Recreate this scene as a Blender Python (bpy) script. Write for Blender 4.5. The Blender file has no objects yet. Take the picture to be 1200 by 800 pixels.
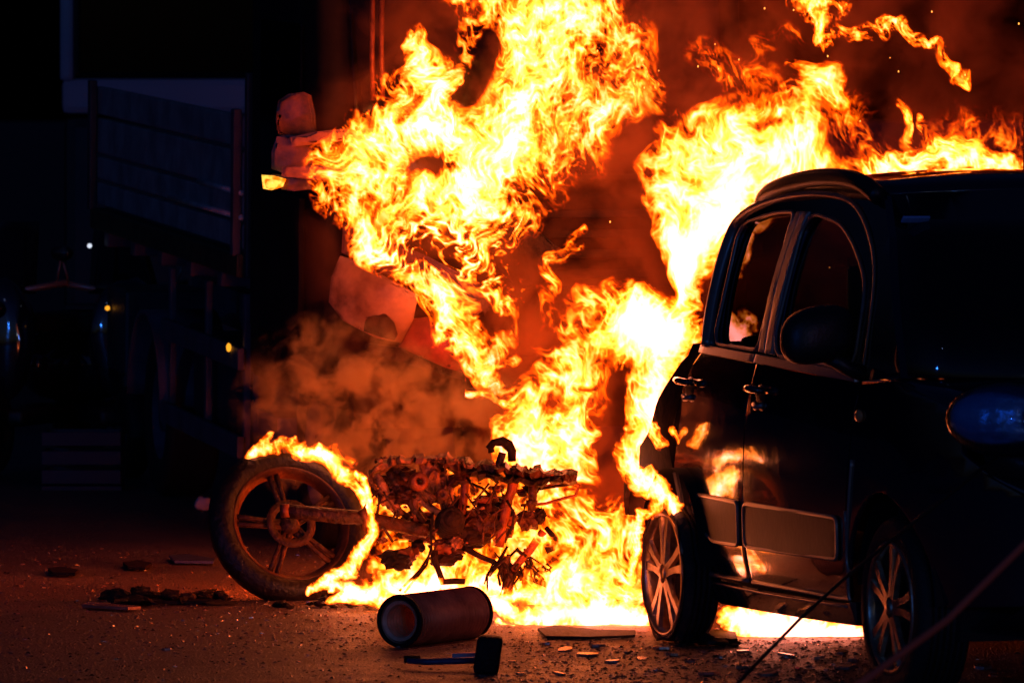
import bpy, bmesh, math, random
import numpy as np
from mathutils import Vector, Matrix, noise
from mathutils.geometry import tessellate_polygon

random.seed(7)
SC = bpy.context.scene
COL = SC.collection

# ---------------------------------------------------------------- camera
FOC = 7600.0                      # focal length in pixels of a 1200 px wide frame
CAMZ = 2.0
HOR = 130.0                       # picture row of the horizon
cam_d = bpy.data.cameras.new('camera')
cam_d.sensor_width = 36.0
cam_d.lens = FOC / 1200 * 36.0
cam_d.shift_y = -(400 - HOR) / 1200
cam_d.clip_start = 0.5
cam_d.clip_end = 1500
cam_d.dof.use_dof = True
cam_d.dof.focus_distance = 25.6
cam_d.dof.aperture_fstop = 8.0
cam = bpy.data.objects.new('camera', cam_d)
cam.location = (0, 0, CAMZ)
cam.rotation_euler = (math.radians(90), 0, 0)
COL.objects.link(cam)
SC.camera = cam

# ---------------------------------------------------------------- night sky, faint moonlight, exposure
world = bpy.data.worlds.new('World')
SC.world = world
world.use_nodes = True
wn = world.node_tree
bg = wn.nodes['Background']
sky = wn.nodes.new('ShaderNodeTexSky')
sky.sky_type = 'NISHITA'
sky.sun_disc = False
sky.sun_elevation = math.radians(-4.0)
sky.sun_rotation = math.radians(200)
mul = wn.nodes.new('ShaderNodeMix'); mul.data_type = 'RGBA'; mul.blend_type = 'MULTIPLY'
mul.inputs[0].default_value = 1.0
mul.inputs[7].default_value = (0.8, 1.5, 5.0, 1)
wn.links.new(sky.outputs[0], mul.inputs[6])
wn.links.new(mul.outputs[2], bg.inputs[0])
bg.inputs[1].default_value = 0.12

sun_d = bpy.data.lights.new('moonlight', 'SUN')
sun_d.energy = 0.006
sun_d.color = (0.35, 0.5, 1.0)
sun_d.angle = math.radians(0.5)
sun = bpy.data.objects.new('moonlight', sun_d)
sun.rotation_euler = (math.radians(55), 0, math.radians(-25))
COL.objects.link(sun)

SC.view_settings.view_transform = 'Standard'
SC.view_settings.look = 'None'
SC.view_settings.exposure = 0.0
SC.view_settings.gamma = 1.0
SC.cycles.max_bounces = 6
SC.cycles.diffuse_bounces = 2
SC.cycles.glossy_bounces = 4
SC.cycles.transparent_max_bounces = 24
SC.cycles.volume_bounces = 1
SC.cycles.volume_step_rate = 1.0
SC.cycles.volume_max_steps = 96
SC.cycles.sample_clamp_indirect = 6.0
SC.cycles.use_denoising = True
SC.cycles.caustics_reflective = False
SC.cycles.caustics_refractive = False

# ---------------------------------------------------------------- placing helpers
def W(px, py, Y):                 # point of the place seen at a picture position, Y metres away
    return Vector(((px - 600) / FOC * Y, Y, CAMZ - (py - HOR) / FOC * Y))

def G(px, py, z=0.0):             # ground point
    Y = (CAMZ - z) * FOC / (py - HOR)
    return Vector(((px - 600) / FOC * Y, Y, z))

# ---------------------------------------------------------------- materials
def mat(name, base=(.05, .05, .05), rough=.5, metal=0., ior=1.5, spec=.5, coat=0., emit=None, estr=0.,
        var=None, vscale=8., bump=0., bscale=60., alpha=1.):
    m = bpy.data.materials.new(name); m.use_nodes = True
    nt = m.node_tree; p = nt.nodes['Principled BSDF']
    p.inputs['Base Color'].default_value = (*base, 1)
    p.inputs['Roughness'].default_value = rough
    p.inputs['Metallic'].default_value = metal
    p.inputs['IOR'].default_value = ior
    p.inputs['Specular IOR Level'].default_value = spec
    p.inputs['Coat Weight'].default_value = coat
    p.inputs['Coat Roughness'].default_value = .03
    p.inputs['Alpha'].default_value = alpha
    if emit:
        p.inputs['Emission Color'].default_value = (*emit, 1); p.inputs['Emission Strength'].default_value = estr
    tc = nt.nodes.new('ShaderNodeTexCoord')
    if var:
        n = nt.nodes.new('ShaderNodeTexNoise'); n.inputs['Scale'].default_value = vscale; n.inputs['Detail'].default_value = 8
        n.inputs['Roughness'].default_value = .65
        r = nt.nodes.new('ShaderNodeValToRGB'); r.color_ramp.elements[0].position = .36; r.color_ramp.elements[1].position = .64
        r.color_ramp.elements[0].color = (*base, 1); r.color_ramp.elements[1].color = (*var, 1)
        nt.links.new(tc.outputs['Object'], n.inputs['Vector']); nt.links.new(n.outputs[0], r.inputs[0]); nt.links.new(r.outputs[0], p.inputs['Base Color'])
    if bump:
        n = nt.nodes.new('ShaderNodeTexNoise'); n.inputs['Scale'].default_value = bscale; n.inputs['Detail'].default_value = 6
        b = nt.nodes.new('ShaderNodeBump'); b.inputs['Strength'].default_value = bump; b.inputs['Distance'].default_value = .01
        nt.links.new(tc.outputs['Object'], n.inputs['Vector']); nt.links.new(n.outputs[0], b.inputs['Height']); nt.links.new(b.outputs[0], p.inputs['Normal'])
    return m

M = {}
M['paint'] = mat('car_paint', (.004, .006, .018), .09, ior=1.9, coat=1., bump=.3, bscale=3.5)
M['paint_burnt'] = mat('scorched_paint', (.006, .004, .004), .8, ior=1.4, spec=.25, var=(.02, .012, .009), vscale=14, bump=.5, bscale=30)
M['black_plastic'] = mat('black_plastic', (.012, .012, .013), .42, bump=.15, bscale=90)
M['trim'] = mat('satin_trim', (.30, .26, .22), .32, metal=.5, bump=.1, bscale=30)
M['moulding'] = mat('moulding_plastic', (.030, .022, .018), .48, spec=.18, var=(.045, .034, .028), vscale=5, bump=.15, bscale=40)
M['tyre'] = mat('tyre_rubber', (.010, .010, .010), .7, bump=.5, bscale=70)
M['tyre_burnt'] = mat('burnt_rubber', (.012, .010, .009), .8, var=(.05, .035, .028), vscale=18, bump=1., bscale=35)
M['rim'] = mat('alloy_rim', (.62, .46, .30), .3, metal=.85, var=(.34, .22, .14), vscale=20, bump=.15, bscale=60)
M['char'] = mat('charred_metal', (.012, .008, .007), .42, metal=.3, var=(.10, .05, .03), vscale=25, bump=1., bscale=70)
M['char_dark'] = mat('charred_plastic', (.007, .006, .006), .6, spec=.25, var=(.02, .014, .012), vscale=20, bump=1., bscale=60)
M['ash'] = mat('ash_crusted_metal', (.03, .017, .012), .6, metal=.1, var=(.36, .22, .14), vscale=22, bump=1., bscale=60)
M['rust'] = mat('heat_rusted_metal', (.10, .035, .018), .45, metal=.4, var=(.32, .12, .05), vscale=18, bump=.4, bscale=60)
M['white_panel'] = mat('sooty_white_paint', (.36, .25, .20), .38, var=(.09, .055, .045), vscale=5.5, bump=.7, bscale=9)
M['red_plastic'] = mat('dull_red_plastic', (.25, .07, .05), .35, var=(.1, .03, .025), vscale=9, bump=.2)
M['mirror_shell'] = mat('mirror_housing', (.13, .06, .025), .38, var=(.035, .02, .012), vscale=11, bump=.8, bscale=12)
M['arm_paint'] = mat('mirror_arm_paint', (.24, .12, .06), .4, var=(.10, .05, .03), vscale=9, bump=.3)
M['truck_paint'] = mat('truck_paint', (.05, .055, .075), .5, var=(.025, .025, .035), vscale=3, bump=.2, bscale=20)
M['glint_pale'] = mat('pale_board_glint', (.9, .9, .92), .35, metal=.1, var=(.5, .5, .55), vscale=7)  # pale base for the added highlight strips on the truck boards
M['truck_wood'] = mat('truck_boards', (.5, .5, .52), .34, var=(.22, .22, .25), vscale=4, bump=.35, bscale=30)
M['frame_metal'] = mat('grey_chassis_metal', (.11, .11, .16), .55, var=(.06, .06, .09), vscale=5, bump=.3)
M['bus_paint'] = mat('bus_white_paint', (.4, .5, .6), .35, bump=.1, bscale=5)
M['dark_glass'] = mat('dark_glass', (.003, .004, .008), .05, ior=1.5)
M['cab_paint'] = mat('sooted_cab_paint', (.007, .006, .006), .85, spec=.2, var=(.02, .017, .018), vscale=3, bump=.3, bscale=15)
M['black'] = mat('black_fabric', (.006, .006, .007), .8)
M['crate_blue'] = mat('blue_crate_plastic', (.006, .01, .05), .45)
M['pipe'] = mat('heat_stained_steel', (.62, .38, .22), .34, metal=.5, var=(.3, .17, .1), vscale=9, bump=.2, bscale=50)
M['pipe_in'] = mat('steel_pipe_inside', (.75, .55, .38), .4, metal=.2, var=(.5, .3, .16), vscale=9)
M['blue_metal'] = mat('blue_painted_steel', (.05, .07, .19), .35, var=(.03, .04, .1), vscale=20, bump=.2)
M['rope'] = mat('red_rope', (.5, .12, .07), .7, bump=.4, bscale=120)
M['rope_dark'] = mat('black_cable', (.012, .010, .010), .6)
M['amber'] = mat('amber_lens', (.8, .3, .02), .2, emit=(1., .45, .02), estr=1.25)
nt_ = M['amber'].node_tree; n_ = nt_.nodes.new('ShaderNodeTexNoise'); n_.inputs['Scale'].default_value = 32; n_.inputs['Detail'].default_value = 2
r_ = nt_.nodes.new('ShaderNodeValToRGB'); r_.color_ramp.elements[0].position = .38; r_.color_ramp.elements[0].color = (.75, .14, .0, 1); r_.color_ramp.elements[1].position = .6; r_.color_ramp.elements[1].color = (1, .72, .09, 1)
t_ = nt_.nodes.new('ShaderNodeTexCoord'); nt_.links.new(t_.outputs['Object'], n_.inputs['Vector']); nt_.links.new(n_.outputs[0], r_.inputs[0]); nt_.links.new(r_.outputs[0], nt_.nodes['Principled BSDF'].inputs['Emission Color'])
M['amber_small'] = mat('amber_marker_lens', (.8, .3, .02), .2, emit=(1., .38, .02), estr=1.3)
M['white_lamp'] = mat('white_lamp_lens', (.8, .8, .8), .2, emit=(.75, .85, 1.), estr=1.)
M['blue_lamp'] = mat('blue_lamp_lens', (.02, .05, .5), .2, emit=(.01, .07, .6), estr=.22)
M['shard'] = mat('scattered_fragments', (.22, .16, .12), .22, metal=.55, spec=.8, var=(.5, .38, .3), vscale=3)
M['shard_dark'] = mat('dark_fragments', (.014, .011, .010), .6)
M['ember'] = mat('glowing_ember', (1, .4, .1), .5, emit=(1., .35, .05), estr=2.5)
M['pale_paint'] = mat('pale_scrap', (.45, .47, .55), .5, bump=.2)

def window_mat():
    m = bpy.data.materials.new('tinted_glass'); m.use_nodes = True; nt = m.node_tree
    for n in list(nt.nodes): nt.nodes.remove(n)
    o = nt.nodes.new('ShaderNodeOutputMaterial'); tr = nt.nodes.new('ShaderNodeBsdfTransparent'); gl = nt.nodes.new('ShaderNodeBsdfGlossy')
    tr.inputs[0].default_value = (.11, .11, .14, 1); gl.inputs['Roughness'].default_value = .02; gl.inputs[0].default_value = (.9, .9, 1, 1)
    fr = nt.nodes.new('ShaderNodeFresnel'); fr.inputs[0].default_value = 1.55
    mx = nt.nodes.new('ShaderNodeMixShader')
    nt.links.new(fr.outputs[0], mx.inputs[0]); nt.links.new(tr.outputs[0], mx.inputs[1]); nt.links.new(gl.outputs[0], mx.inputs[2]); nt.links.new(mx.outputs[0], o.inputs[0])
    return m
M['glass'] = window_mat()

def headlight_mat():
    m = bpy.data.materials.new('headlight_lens'); m.use_nodes = True; nt = m.node_tree
    for n in list(nt.nodes): nt.nodes.remove(n)
    o = nt.nodes.new('ShaderNodeOutputMaterial'); tr = nt.nodes.new('ShaderNodeBsdfTransparent'); gl = nt.nodes.new('ShaderNodeBsdfGlossy')
    tr.inputs[0].default_value = (.65, .75, .95, 1); gl.inputs['Roughness'].default_value = .04
    fr = nt.nodes.new('ShaderNodeFresnel'); fr.inputs[0].default_value = 1.5
    mx = nt.nodes.new('ShaderNodeMixShader')
    nt.links.new(fr.outputs[0], mx.inputs[0]); nt.links.new(tr.outputs[0], mx.inputs[1]); nt.links.new(gl.outputs[0], mx.inputs[2]); nt.links.new(mx.outputs[0], o.inputs[0])
    return m
M['lens'] = headlight_mat()
M['reflector'] = mat('headlight_reflector', (.4, .75, .95), .3, metal=.4, bump=.8, bscale=22)

def ground_mat():
    m = bpy.data.materials.new('asphalt'); m.use_nodes = True; nt = m.node_tree; p = nt.nodes['Principled BSDF']; L = nt.links
    tc = nt.nodes.new('ShaderNodeTexCoord')
    def nz(scale, det, rough=.6):
        n = nt.nodes.new('ShaderNodeTexNoise'); n.inputs['Scale'].default_value = scale; n.inputs['Detail'].default_value = det
        n.inputs['Roughness'].default_value = rough; L.new(tc.outputs['Object'], n.inputs['Vector']); return n
    a = nz(1.1, 6); b = nz(70, 4, .7); c = nz(9, 5)
    r = nt.nodes.new('ShaderNodeValToRGB'); e = r.color_ramp.elements
    e[0].position = .3; e[0].color = (.05, .047, .05, 1); e[1].position = .72; e[1].color = (.165, .145, .14, 1)
    L.new(b.outputs[0], r.inputs[0])
    r2 = nt.nodes.new('ShaderNodeValToRGB'); e = r2.color_ramp.elements
    e[0].position = .35; e[0].color = (.45, .45, .45, 1); e[1].position = .65; e[1].color = (1.25, 1.2, 1.15, 1)
    mx0 = nt.nodes.new('ShaderNodeMath'); mx0.operation = 'MULTIPLY_ADD'; mx0.inputs[1].default_value = .55
    hlf = nt.nodes.new('ShaderNodeMath'); hlf.operation = 'MULTIPLY'; hlf.inputs[1].default_value = .45
    L.new(c.outputs[0], hlf.inputs[0]); L.new(a.outputs[0], mx0.inputs[0]); L.new(hlf.outputs[0], mx0.inputs[2]); L.new(mx0.outputs[0], r2.inputs[0])
    mx = nt.nodes.new('ShaderNodeMix'); mx.data_type = 'RGBA'; mx.blend_type = 'MULTIPLY'; mx.inputs[0].default_value = 1
    L.new(r.outputs[0], mx.inputs[6]); L.new(r2.outputs[0], mx.inputs[7]); L.new(mx.outputs[2], p.inputs['Base Color'])
    rr = nt.nodes.new('ShaderNodeMapRange'); rr.inputs['From Min'].default_value = .38; rr.inputs['From Max'].default_value = .62; rr.inputs['To Min'].default_value = .34; rr.inputs['To Max'].default_value = .66
    L.new(mx0.outputs[0], rr.inputs['Value']); L.new(rr.outputs[0], p.inputs['Roughness'])
    v = nt.nodes.new('ShaderNodeTexVoronoi'); v.inputs['Scale'].default_value = 95; L.new(tc.outputs['Object'], v.inputs['Vector'])
    ad = nt.nodes.new('ShaderNodeMath'); ad.operation = 'ADD'; L.new(v.outputs['Distance'], ad.inputs[0]); L.new(c.outputs[0], ad.inputs[1])
    bu = nt.nodes.new('ShaderNodeBump'); bu.inputs['Strength'].default_value = 1.; bu.inputs['Distance'].default_value = .012
    L.new(ad.outputs[0], bu.inputs['Height']); L.new(bu.outputs[0], p.inputs['Normal'])
    return m
M['asphalt'] = ground_mat()

# ---------------------------------------------------------------- object helpers
def tag(o, label=None, cat=None, group=None, kind=None):
    if label: o['label'] = label
    if cat: o['category'] = cat
    if group: o['group'] = group
    if kind: o['kind'] = kind
    return o

def empty(name, loc=(0, 0, 0), rot=None, **k):
    o = bpy.data.objects.new(name, None); o.empty_display_size = .2; COL.objects.link(o); o.location = loc
    if rot: o.rotation_euler = rot
    return tag(o, **k)

def obj(name, bm, m, parent=None, smooth=True, world=False, **k):
    """link a bmesh as one mesh object; world=True: its points are in world space, the parent stands unrotated"""
    if world and parent is not None:
        bmesh.ops.translate(bm, vec=-Vector(parent.location), verts=bm.verts)
    me = bpy.data.meshes.new(name); bm.to_mesh(me); bm.free()
    if smooth:
        me.polygons.foreach_set('use_smooth', [True] * len(me.polygons))
    o = bpy.data.objects.new(name, me); COL.objects.link(o)
    for mm in (m if isinstance(m, (list, tuple)) else [m]): me.materials.append(mm)
    if parent is not None: o.parent = parent
    return tag(o, **k)

def rebase(o):                    # a top-level mesh: move its origin to the base of its box
    me = o.data; n = len(me.vertices); co = np.empty(n * 3, np.float32); me.vertices.foreach_get('co', co); co = co.reshape(-1, 3)
    c = Vector(((co[:, 0].min() + co[:, 0].max()) / 2, (co[:, 1].min() + co[:, 1].max()) / 2, co[:, 2].min()))
    me.transform(Matrix.Translation(-c)); o.location = c
    return o

def box(bm, c, s, rot=None, bevel=0.):
    r = bmesh.ops.create_cube(bm, size=1.0); vs = r['verts']
    bmesh.ops.scale(bm, vec=s, verts=vs)
    if bevel:
        es = list({e for v in vs for e in v.link_edges})
        rr = bmesh.ops.bevel(bm, geom=es, offset=bevel, segments=2, affect='EDGES', profile=.6)
        vs = list({v for f in rr['faces'] for v in f.verts} | {v for v in vs if v.is_valid})
    if rot is not None: bmesh.ops.transform(bm, matrix=rot.to_4x4(), verts=vs)
    bmesh.ops.translate(bm, vec=Vector(c), verts=vs)
    return vs

def tube(bm, pts, rad, seg=8, caps=True, jag=0.):
    pts = [Vector(p) for p in pts]; n = len(pts)
    if not isinstance(rad, (list, tuple)): rad = [rad] * n
    rings = []; up = None
    for i, p in enumerate(pts):
        t = (pts[min(i + 1, n - 1)] - pts[max(i - 1, 0)]).normalized()
        if up is None: up = t.orthogonal().normalized()
        a = (up - t * up.dot(t)).normalized(); b = t.cross(a); up = a
        rings.append([bm.verts.new(p + (a * math.cos(2 * math.pi * k / seg) + b * math.sin(2 * math.pi * k / seg)) * rad[i] * (1 + random.uniform(-jag, jag))) for k in range(seg)])
    for i in range(n - 1):
        for k in range(seg):
            bm.faces.new((rings[i][k], rings[i][(k + 1) % seg], rings[i + 1][(k + 1) % seg], rings[i + 1][k]))
    if caps:
        bm.faces.new(rings[0][::-1]); bm.faces.new(rings[-1])
    return bm

def lathe(bm, prof, mtx, seg=48, close=False):
    """prof: (radius, along axis) turned about local Z, then mtx"""
    rings = []
    for r, h in prof:
        rings.append([bm.verts.new(mtx @ Vector((r * math.cos(2 * math.pi * k / seg), r * math.sin(2 * math.pi * k / seg), h))) for k in range(seg)])
    m = len(rings)
    for i in range(m if close else m - 1):
        A, B = rings[i], rings[(i + 1) % m]
        for k in range(seg):
            bm.faces.new((A[k], A[(k + 1) % seg], B[(k + 1) % seg], B[k]))
    return bm

def disc(bm, r, h, mtx, seg=32):
    vs = [bm.verts.new(mtx @ Vector((r * math.cos(2 * math.pi * k / seg), r * math.sin(2 * math.pi * k / seg), h))) for k in range(seg)]
    bm.faces.new(vs); return bm

def blob(bm, c, s, sub=3, amp=.3, freq=2., seed=0, sharp=False):
    r = bmesh.ops.create_icosphere(bm, subdivisions=sub, radius=1.0)
    for v in r['verts']:
        d = v.co.copy()
        k = noise.noise(d * freq + Vector((seed * 3.7, seed * 1.3, 0))) + .5 * noise.noise(d * freq * 2.3 + Vector((seed, 0, seed * 2.)))
        if sharp: k = abs(k) * 2 - .5
        v.co = d * (1 + amp * k)
    bmesh.ops.scale(bm, vec=s, verts=r['verts']); bmesh.ops.translate(bm, vec=Vector(c), verts=r['verts'])
    return r['verts']

def axis_matrix(origin, axis, spin=0.):
    q = Vector(axis).normalized().to_track_quat('Z', 'Y')
    return Matrix.Translation(origin) @ q.to_matrix().to_4x4() @ Matrix.Rotation(spin, 4, 'Z')

# ================================================================ GROUND
bm = bmesh.new()
xs = [-600, -60, -8, -4, -2, 0, 2, 4, 8, 60, 600]; ys = [-60, 10, 18, 22, 26, 30, 36, 50, 120, 400, 1200]
gv = [[bm.verts.new((x, y, 0)) for x in xs] for y in ys]
for j in range(len(ys) - 1):
    for i in range(len(xs) - 1): bm.faces.new((gv[j][i], gv[j][i + 1], gv[j + 1][i + 1], gv[j + 1][i]))
obj('ground', bm, M['asphalt'], kind='structure')

# ================================================================ THE CAR
TH = math.radians(17.1)
CAR0 = Vector((.566, 24.4, 0))
car = empty('burning_car', CAR0, (0, 0, math.atan2(-math.cos(TH), math.sin(TH))),
            label='dark people carrier with its tail on fire at the right of the road', cat='car')
WID = 1.64
def voff(u, z):
    v = .035 * math.sin(max(0, min(1, (z - .2) / .95)) * math.pi)
    if z < .45: v -= .5 * (.45 - z) ** 2
    if z > 1.08:
        t = (z - 1.08) / .66; v -= .10 * t + .14 * t * t
    if u > 2.55: v -= .30 * ((u - 2.55) / .65) ** 2
    if u < -.2: v -= .14 * ((-.2 - u) / .5) ** 2
    return v
def car_local(p):                 # world point to car coordinates
    d = Vector((math.sin(TH), -math.cos(TH), 0)); n = Vector((math.cos(TH), math.sin(TH), 0)); q = Vector(p) - CAR0
    return Vector((q.dot(d), q.dot(n), q.z))

def fill2d(bm, outline, holes=()):
    loops = [[Vector((a, b, 0)) for a, b in outline]] + [[Vector((a, b, 0)) for a, b in h] for h in holes]
    tris = tessellate_polygon(loops); vs = [bm.verts.new(p) for l in loops for p in l]
    for t in tris:
        try: bm.faces.new([vs[i] for i in t])
        except ValueError: pass
    bmesh.ops.recalc_face_normals(bm, faces=bm.faces)

def grid_cut(bm, du=.07, dz=.06):
    for ax, st in ((0, du), (1, dz)):
        lo = min(v.co[ax] for v in bm.verts); hi = max(v.co[ax] for v in bm.verts); k = math.ceil(lo / st) * st + 1e-4
        while k < hi:
            co = Vector((0, 0, 0)); co[ax] = k; no = Vector((0, 0, 0)); no[ax] = 1
            bmesh.ops.bisect_plane(bm, geom=bm.verts[:] + bm.edges[:] + bm.faces[:], plane_co=co, plane_no=no, dist=1e-5); k += st

def rounded(pts, r=.04, n=4):
    out = []; m = len(pts)
    for i in range(m):
        p = Vector(pts[i]); a = Vector(pts[i - 1]); b = Vector(pts[(i + 1) % m])
        ra = min(r, (a - p).length * .45); rb = min(r, (b - p).length * .45)
        s = p + (a - p).normalized() * ra; e = p + (b - p).normalized() * rb
        for k in range(n + 1):
            t = k / n; q = s * (1 - t) ** 2 + p * 2 * t * (1 - t) + e * t * t; out.append((q.x, q.y))
    return out

def smooth_pts(P, n=5):
    out = []; m = len(P)
    for i in range(m - 1):
        a, b, c, d = P[max(i - 1, 0)], P[i], P[i + 1], P[min(i + 2, m - 1)]
        for k in range(n):
            t = k / n; out.append(.5 * ((2 * b) + (c - a) * t + (2 * a - 5 * b + 4 * c - d) * t * t + (-a + 3 * b - 3 * c + d) * t ** 3))
    return out + [P[-1]]

def panel(name, outline, m, parent=car, holes=(), off=0., lip=.02, side=0, bev=.005, dent=0., du=.07, **k):
    bm = bmesh.new(); fill2d(bm, outline, holes); grid_cut(bm, du)
    for v in bm.verts:
        u, z = v.co.x, v.co.y; o = voff(u, z) + off
        if dent: o += dent * noise.noise(Vector((u * 3.1, z * 3.1, 5.)))
        v.co = Vector((u, -o if side == 0 else WID + o, z))
    bnd = [e for e in bm.edges if e.is_boundary]
    r = bmesh.ops.extrude_edge_only(bm, edges=bnd)
    for v in [g for g in r['geom'] if isinstance(g, bmesh.types.BMVert)]: v.co.y += lip if side == 0 else -lip
    if bev:
        bmesh.ops.bevel(bm, geom=bnd, offset=bev, segments=2, affect='EDGES', profile=.5, clamp_overlap=True)
    bmesh.ops.recalc_face_normals(bm, faces=bm.faces)
    o = obj(name, bm, m, parent, **k)
    try: o.data.set_sharp_from_angle(angle=math.radians(50))
    except Exception: pass
    return o

def arc(cx, cz, r, a0, a1, n=14):
    return [(cx + r * math.cos(math.radians(a0 + (a1 - a0) * i / n)), cz + r * math.sin(math.radians(a0 + (a1 - a0) * i / n))) for i in range(n + 1)]

RWIN = rounded([(.625, 1.135), (1.108, 1.132), (1.012, 1.632), (.85, 1.632), (.70, 1.616), (.50, 1.578)], .06)
FWIN = rounded([(1.262, 1.125), (2.098, 1.10), (2.06, 1.30), (2.00, 1.40), (1.89, 1.465), (1.72, 1.54), (1.5, 1.605), (1.148, 1.634)], .10, 6)
ARR = arc(.018, .30, .345, 165, -4, 18)
ARF = arc(2.455, .33, .375, 178, 2, 20)
rear_door = [(.500, 1.098), (.42, 1.045), (.315, .93), (.262, .80), (.275, .64), (.335, .53), (.385, .42), (.45, .335), (.56, .274), (1.008, .286), (1.034, .55), (1.040, .92), (1.062, 1.0), (1.102, 1.088)]
front_door = [(1.112, 1.086), (1.072, 1.0), (1.052, .92), (1.046, .55), (1.020, .287), (2.03, .31), (2.065, .33), (2.10, .62), (2.145, .97), (2.185, 1.06)]
quarter = [(.49, 1.10), (.41, 1.055), (.305, .935), (.252, .80), (.265, .64), (.30, .56)] + ARR[::-1][3:-1] + [(-.30, .42), (-.28, .58), (-.16, .68), (-.02, .76), (.10, .84), (.20, .94), (.30, 1.05), (.40, 1.12)]
fender = [(2.195, 1.06), (2.155, .97), (2.110, .62), (2.085, .40)] + ARF[1:-1] + [(2.85, .34), (3.12, .36), (3.16, .55), (3.15, .74), (3.02, .80), (2.93, .86), (2.92, .99), (2.80, 1.03), (2.50, 1.085)]
sill = [(.50, .268), (.575, .262), (1.2, .272), (2.06, .298), (2.085, .305), (2.09, .222), (1.4, .198), (.63, .172), (.45, .20)]
frame_o = [(.505, 1.112), (2.19, 1.075), (2.56, 1.095), (2.32, 1.33), (2.05, 1.56), (1.80, 1.705), (1.55, 1.735), (1.13, 1.745), (.76, 1.712), (.53, 1.668), (.42, 1.615), (.385, 1.55), (.425, 1.35)]

panel('rear_door', rear_door, M['paint'])
panel('front_door', front_door, M['paint'])
panel('quarter_panel', quarter, M['paint_burnt'], dent=.05, label='burnt and buckled rear quarter panel')
panel('fender', fender, M['paint'])
panel('sill', sill, M['paint'], off=.012, lip=.05)
panel('window_frame', frame_o, M['paint'], holes=(RWIN, FWIN), lip=.045)
for nm, hole in (('rear_window', RWIN), ('front_window', FWIN)):
    w = panel(nm, [(a, b) for a, b in hole], M['glass'], off=-.018, lip=.002, bev=0)
    bm = bmesh.new(); pts = [Vector((a, -voff(a, b) - .004, b)) for a, b in hole]; tube(bm, pts + [pts[0], pts[1]], .008, 6, caps=False)
    obj('window_seal', bm, M['trim'], w)
# door frames of the B pillar, standing proud, with the shut line between them
panel('pillar_cover', [(1.118, 1.13), (1.172, 1.128), (1.068, 1.636), (1.022, 1.636)], M['trim'], off=.010, lip=.012, bev=.004)
panel('pillar_cover', [(1.184, 1.128), (1.250, 1.126), (1.138, 1.636), (1.080, 1.636)], M['trim'], off=.010, lip=.012, bev=.004)
# rear upright of the rear door
bm = bmesh.new(); pts = [Vector((u, -voff(u, z) - .006, z)) for u, z in [(.545, 1.125), (.50, 1.25), (.455, 1.42), (.432, 1.55), (.47, 1.612), (.60, 1.655), (.80, 1.685), (1.05, 1.70), (1.35, 1.695), (1.6, 1.66), (1.85, 1.57), (2.03, 1.46), (2.13, 1.33), (2.2, 1.1)]]
pts = smooth_pts(pts); tube(bm, pts, [max(.005, .020 - .022 * max(0, k / len(pts) - .2)) for k in range(len(pts))], 10)
obj('door_frame_edge', bm, M['trim'], car)
# belt trim
for a0, a1, z0, z1 in ((.50, 1.104, 1.112, 1.104), (1.112, 2.16, 1.104, 1.082)):
    panel('belt_trim', [(a0, z0 - .014), (a1, z1 - .014), (a1, z1 + .014), (a0, z0 + .016)], M['trim'], off=.014, lip=.02, bev=.006)
# mouldings low on the doors, slightly dished plates with a raised rim
mld_r = rounded([(.535, .568), (1.000, .576), (.985, .418), (.70, .408), (.60, .44)], .03)
mld_f = rounded([(1.066, .577), (2.035, .592), (2.02, .447), (1.052, .420)], .035)
for d_, pl in ((mld_r, 1), (mld_f, 2)):
    mo = panel('moulding', d_, M['moulding'], off=.010, lip=.03, bev=.007)
    bm = bmesh.new(); pts = [Vector((a, -voff(a, b) - .008, b)) for a, b in d_]; tube(bm, pts + [pts[0], pts[1]], .008, 6, caps=False)
    obj('moulding_rim', bm, M['trim'], mo)
# door handles: recessed cup, grip, side bosses
for u, z in ((.405, .962), (1.178, .975)):
    bm = bmesh.new(); blob(bm, (u + .01, -voff(u, z) + .006, z - .005), (.055, .016, .045), 3, 0)
    h = obj('handle', bm, M['black_plastic'], car)
    bm = bmesh.new(); v0 = -voff(u, z)
    tube(bm, [(u - .06, v0 - .012, z + .022), (u - .045, v0 - .035, z + .024), (u, v0 - .043, z + .024), (u + .05, v0 - .034, z + .022), (u + .07, v0 - .010, z + .02)], [.013, .014, .015, .014, .012], 10)
    obj('grip', bm, M['paint'], h)
    bm = bmesh.new(); tube(bm, [(u - .045, v0 - .006, z - .035), (u, v0 - .018, z - .045), (u + .05, v0 - .006, z - .033)], .010, 8); obj('cup_rim', bm, M['trim'], h)
# thin tubes added on door, sill and fender edges to draw bright fire reflections
for P_, r in (([(2.108, .62), (2.075, .345), (2.03, .312), (1.55, .302), (1.05, .290)], .007), ([(.285, .64), (.345, .53), (.395, .42), (.46, .335), (.56, .278), (1.0, .290)], .008), ([(.60, .250), (1.2, .262), (2.05, .288)], .010), ([(2.125, .40), (2.10, .46), (2.14, .63), (2.165, .80)], .006)):
    bm = bmesh.new(); tube(bm, smooth_pts([Vector((u, -voff(u, z) - .003, z)) for u, z in P_]), r, 8); obj('highlight_tube', bm, M['trim'], car)
# side repeater
bm = bmesh.new(); blob(bm, (2.212, -voff(2.2, .95) - .004, .953), (.035, .012, .022), 3, 0); obj('indicator_lens', bm, mat('amber_repeater', (.75, .3, .1), .15, ior=1.6), car)
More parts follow.
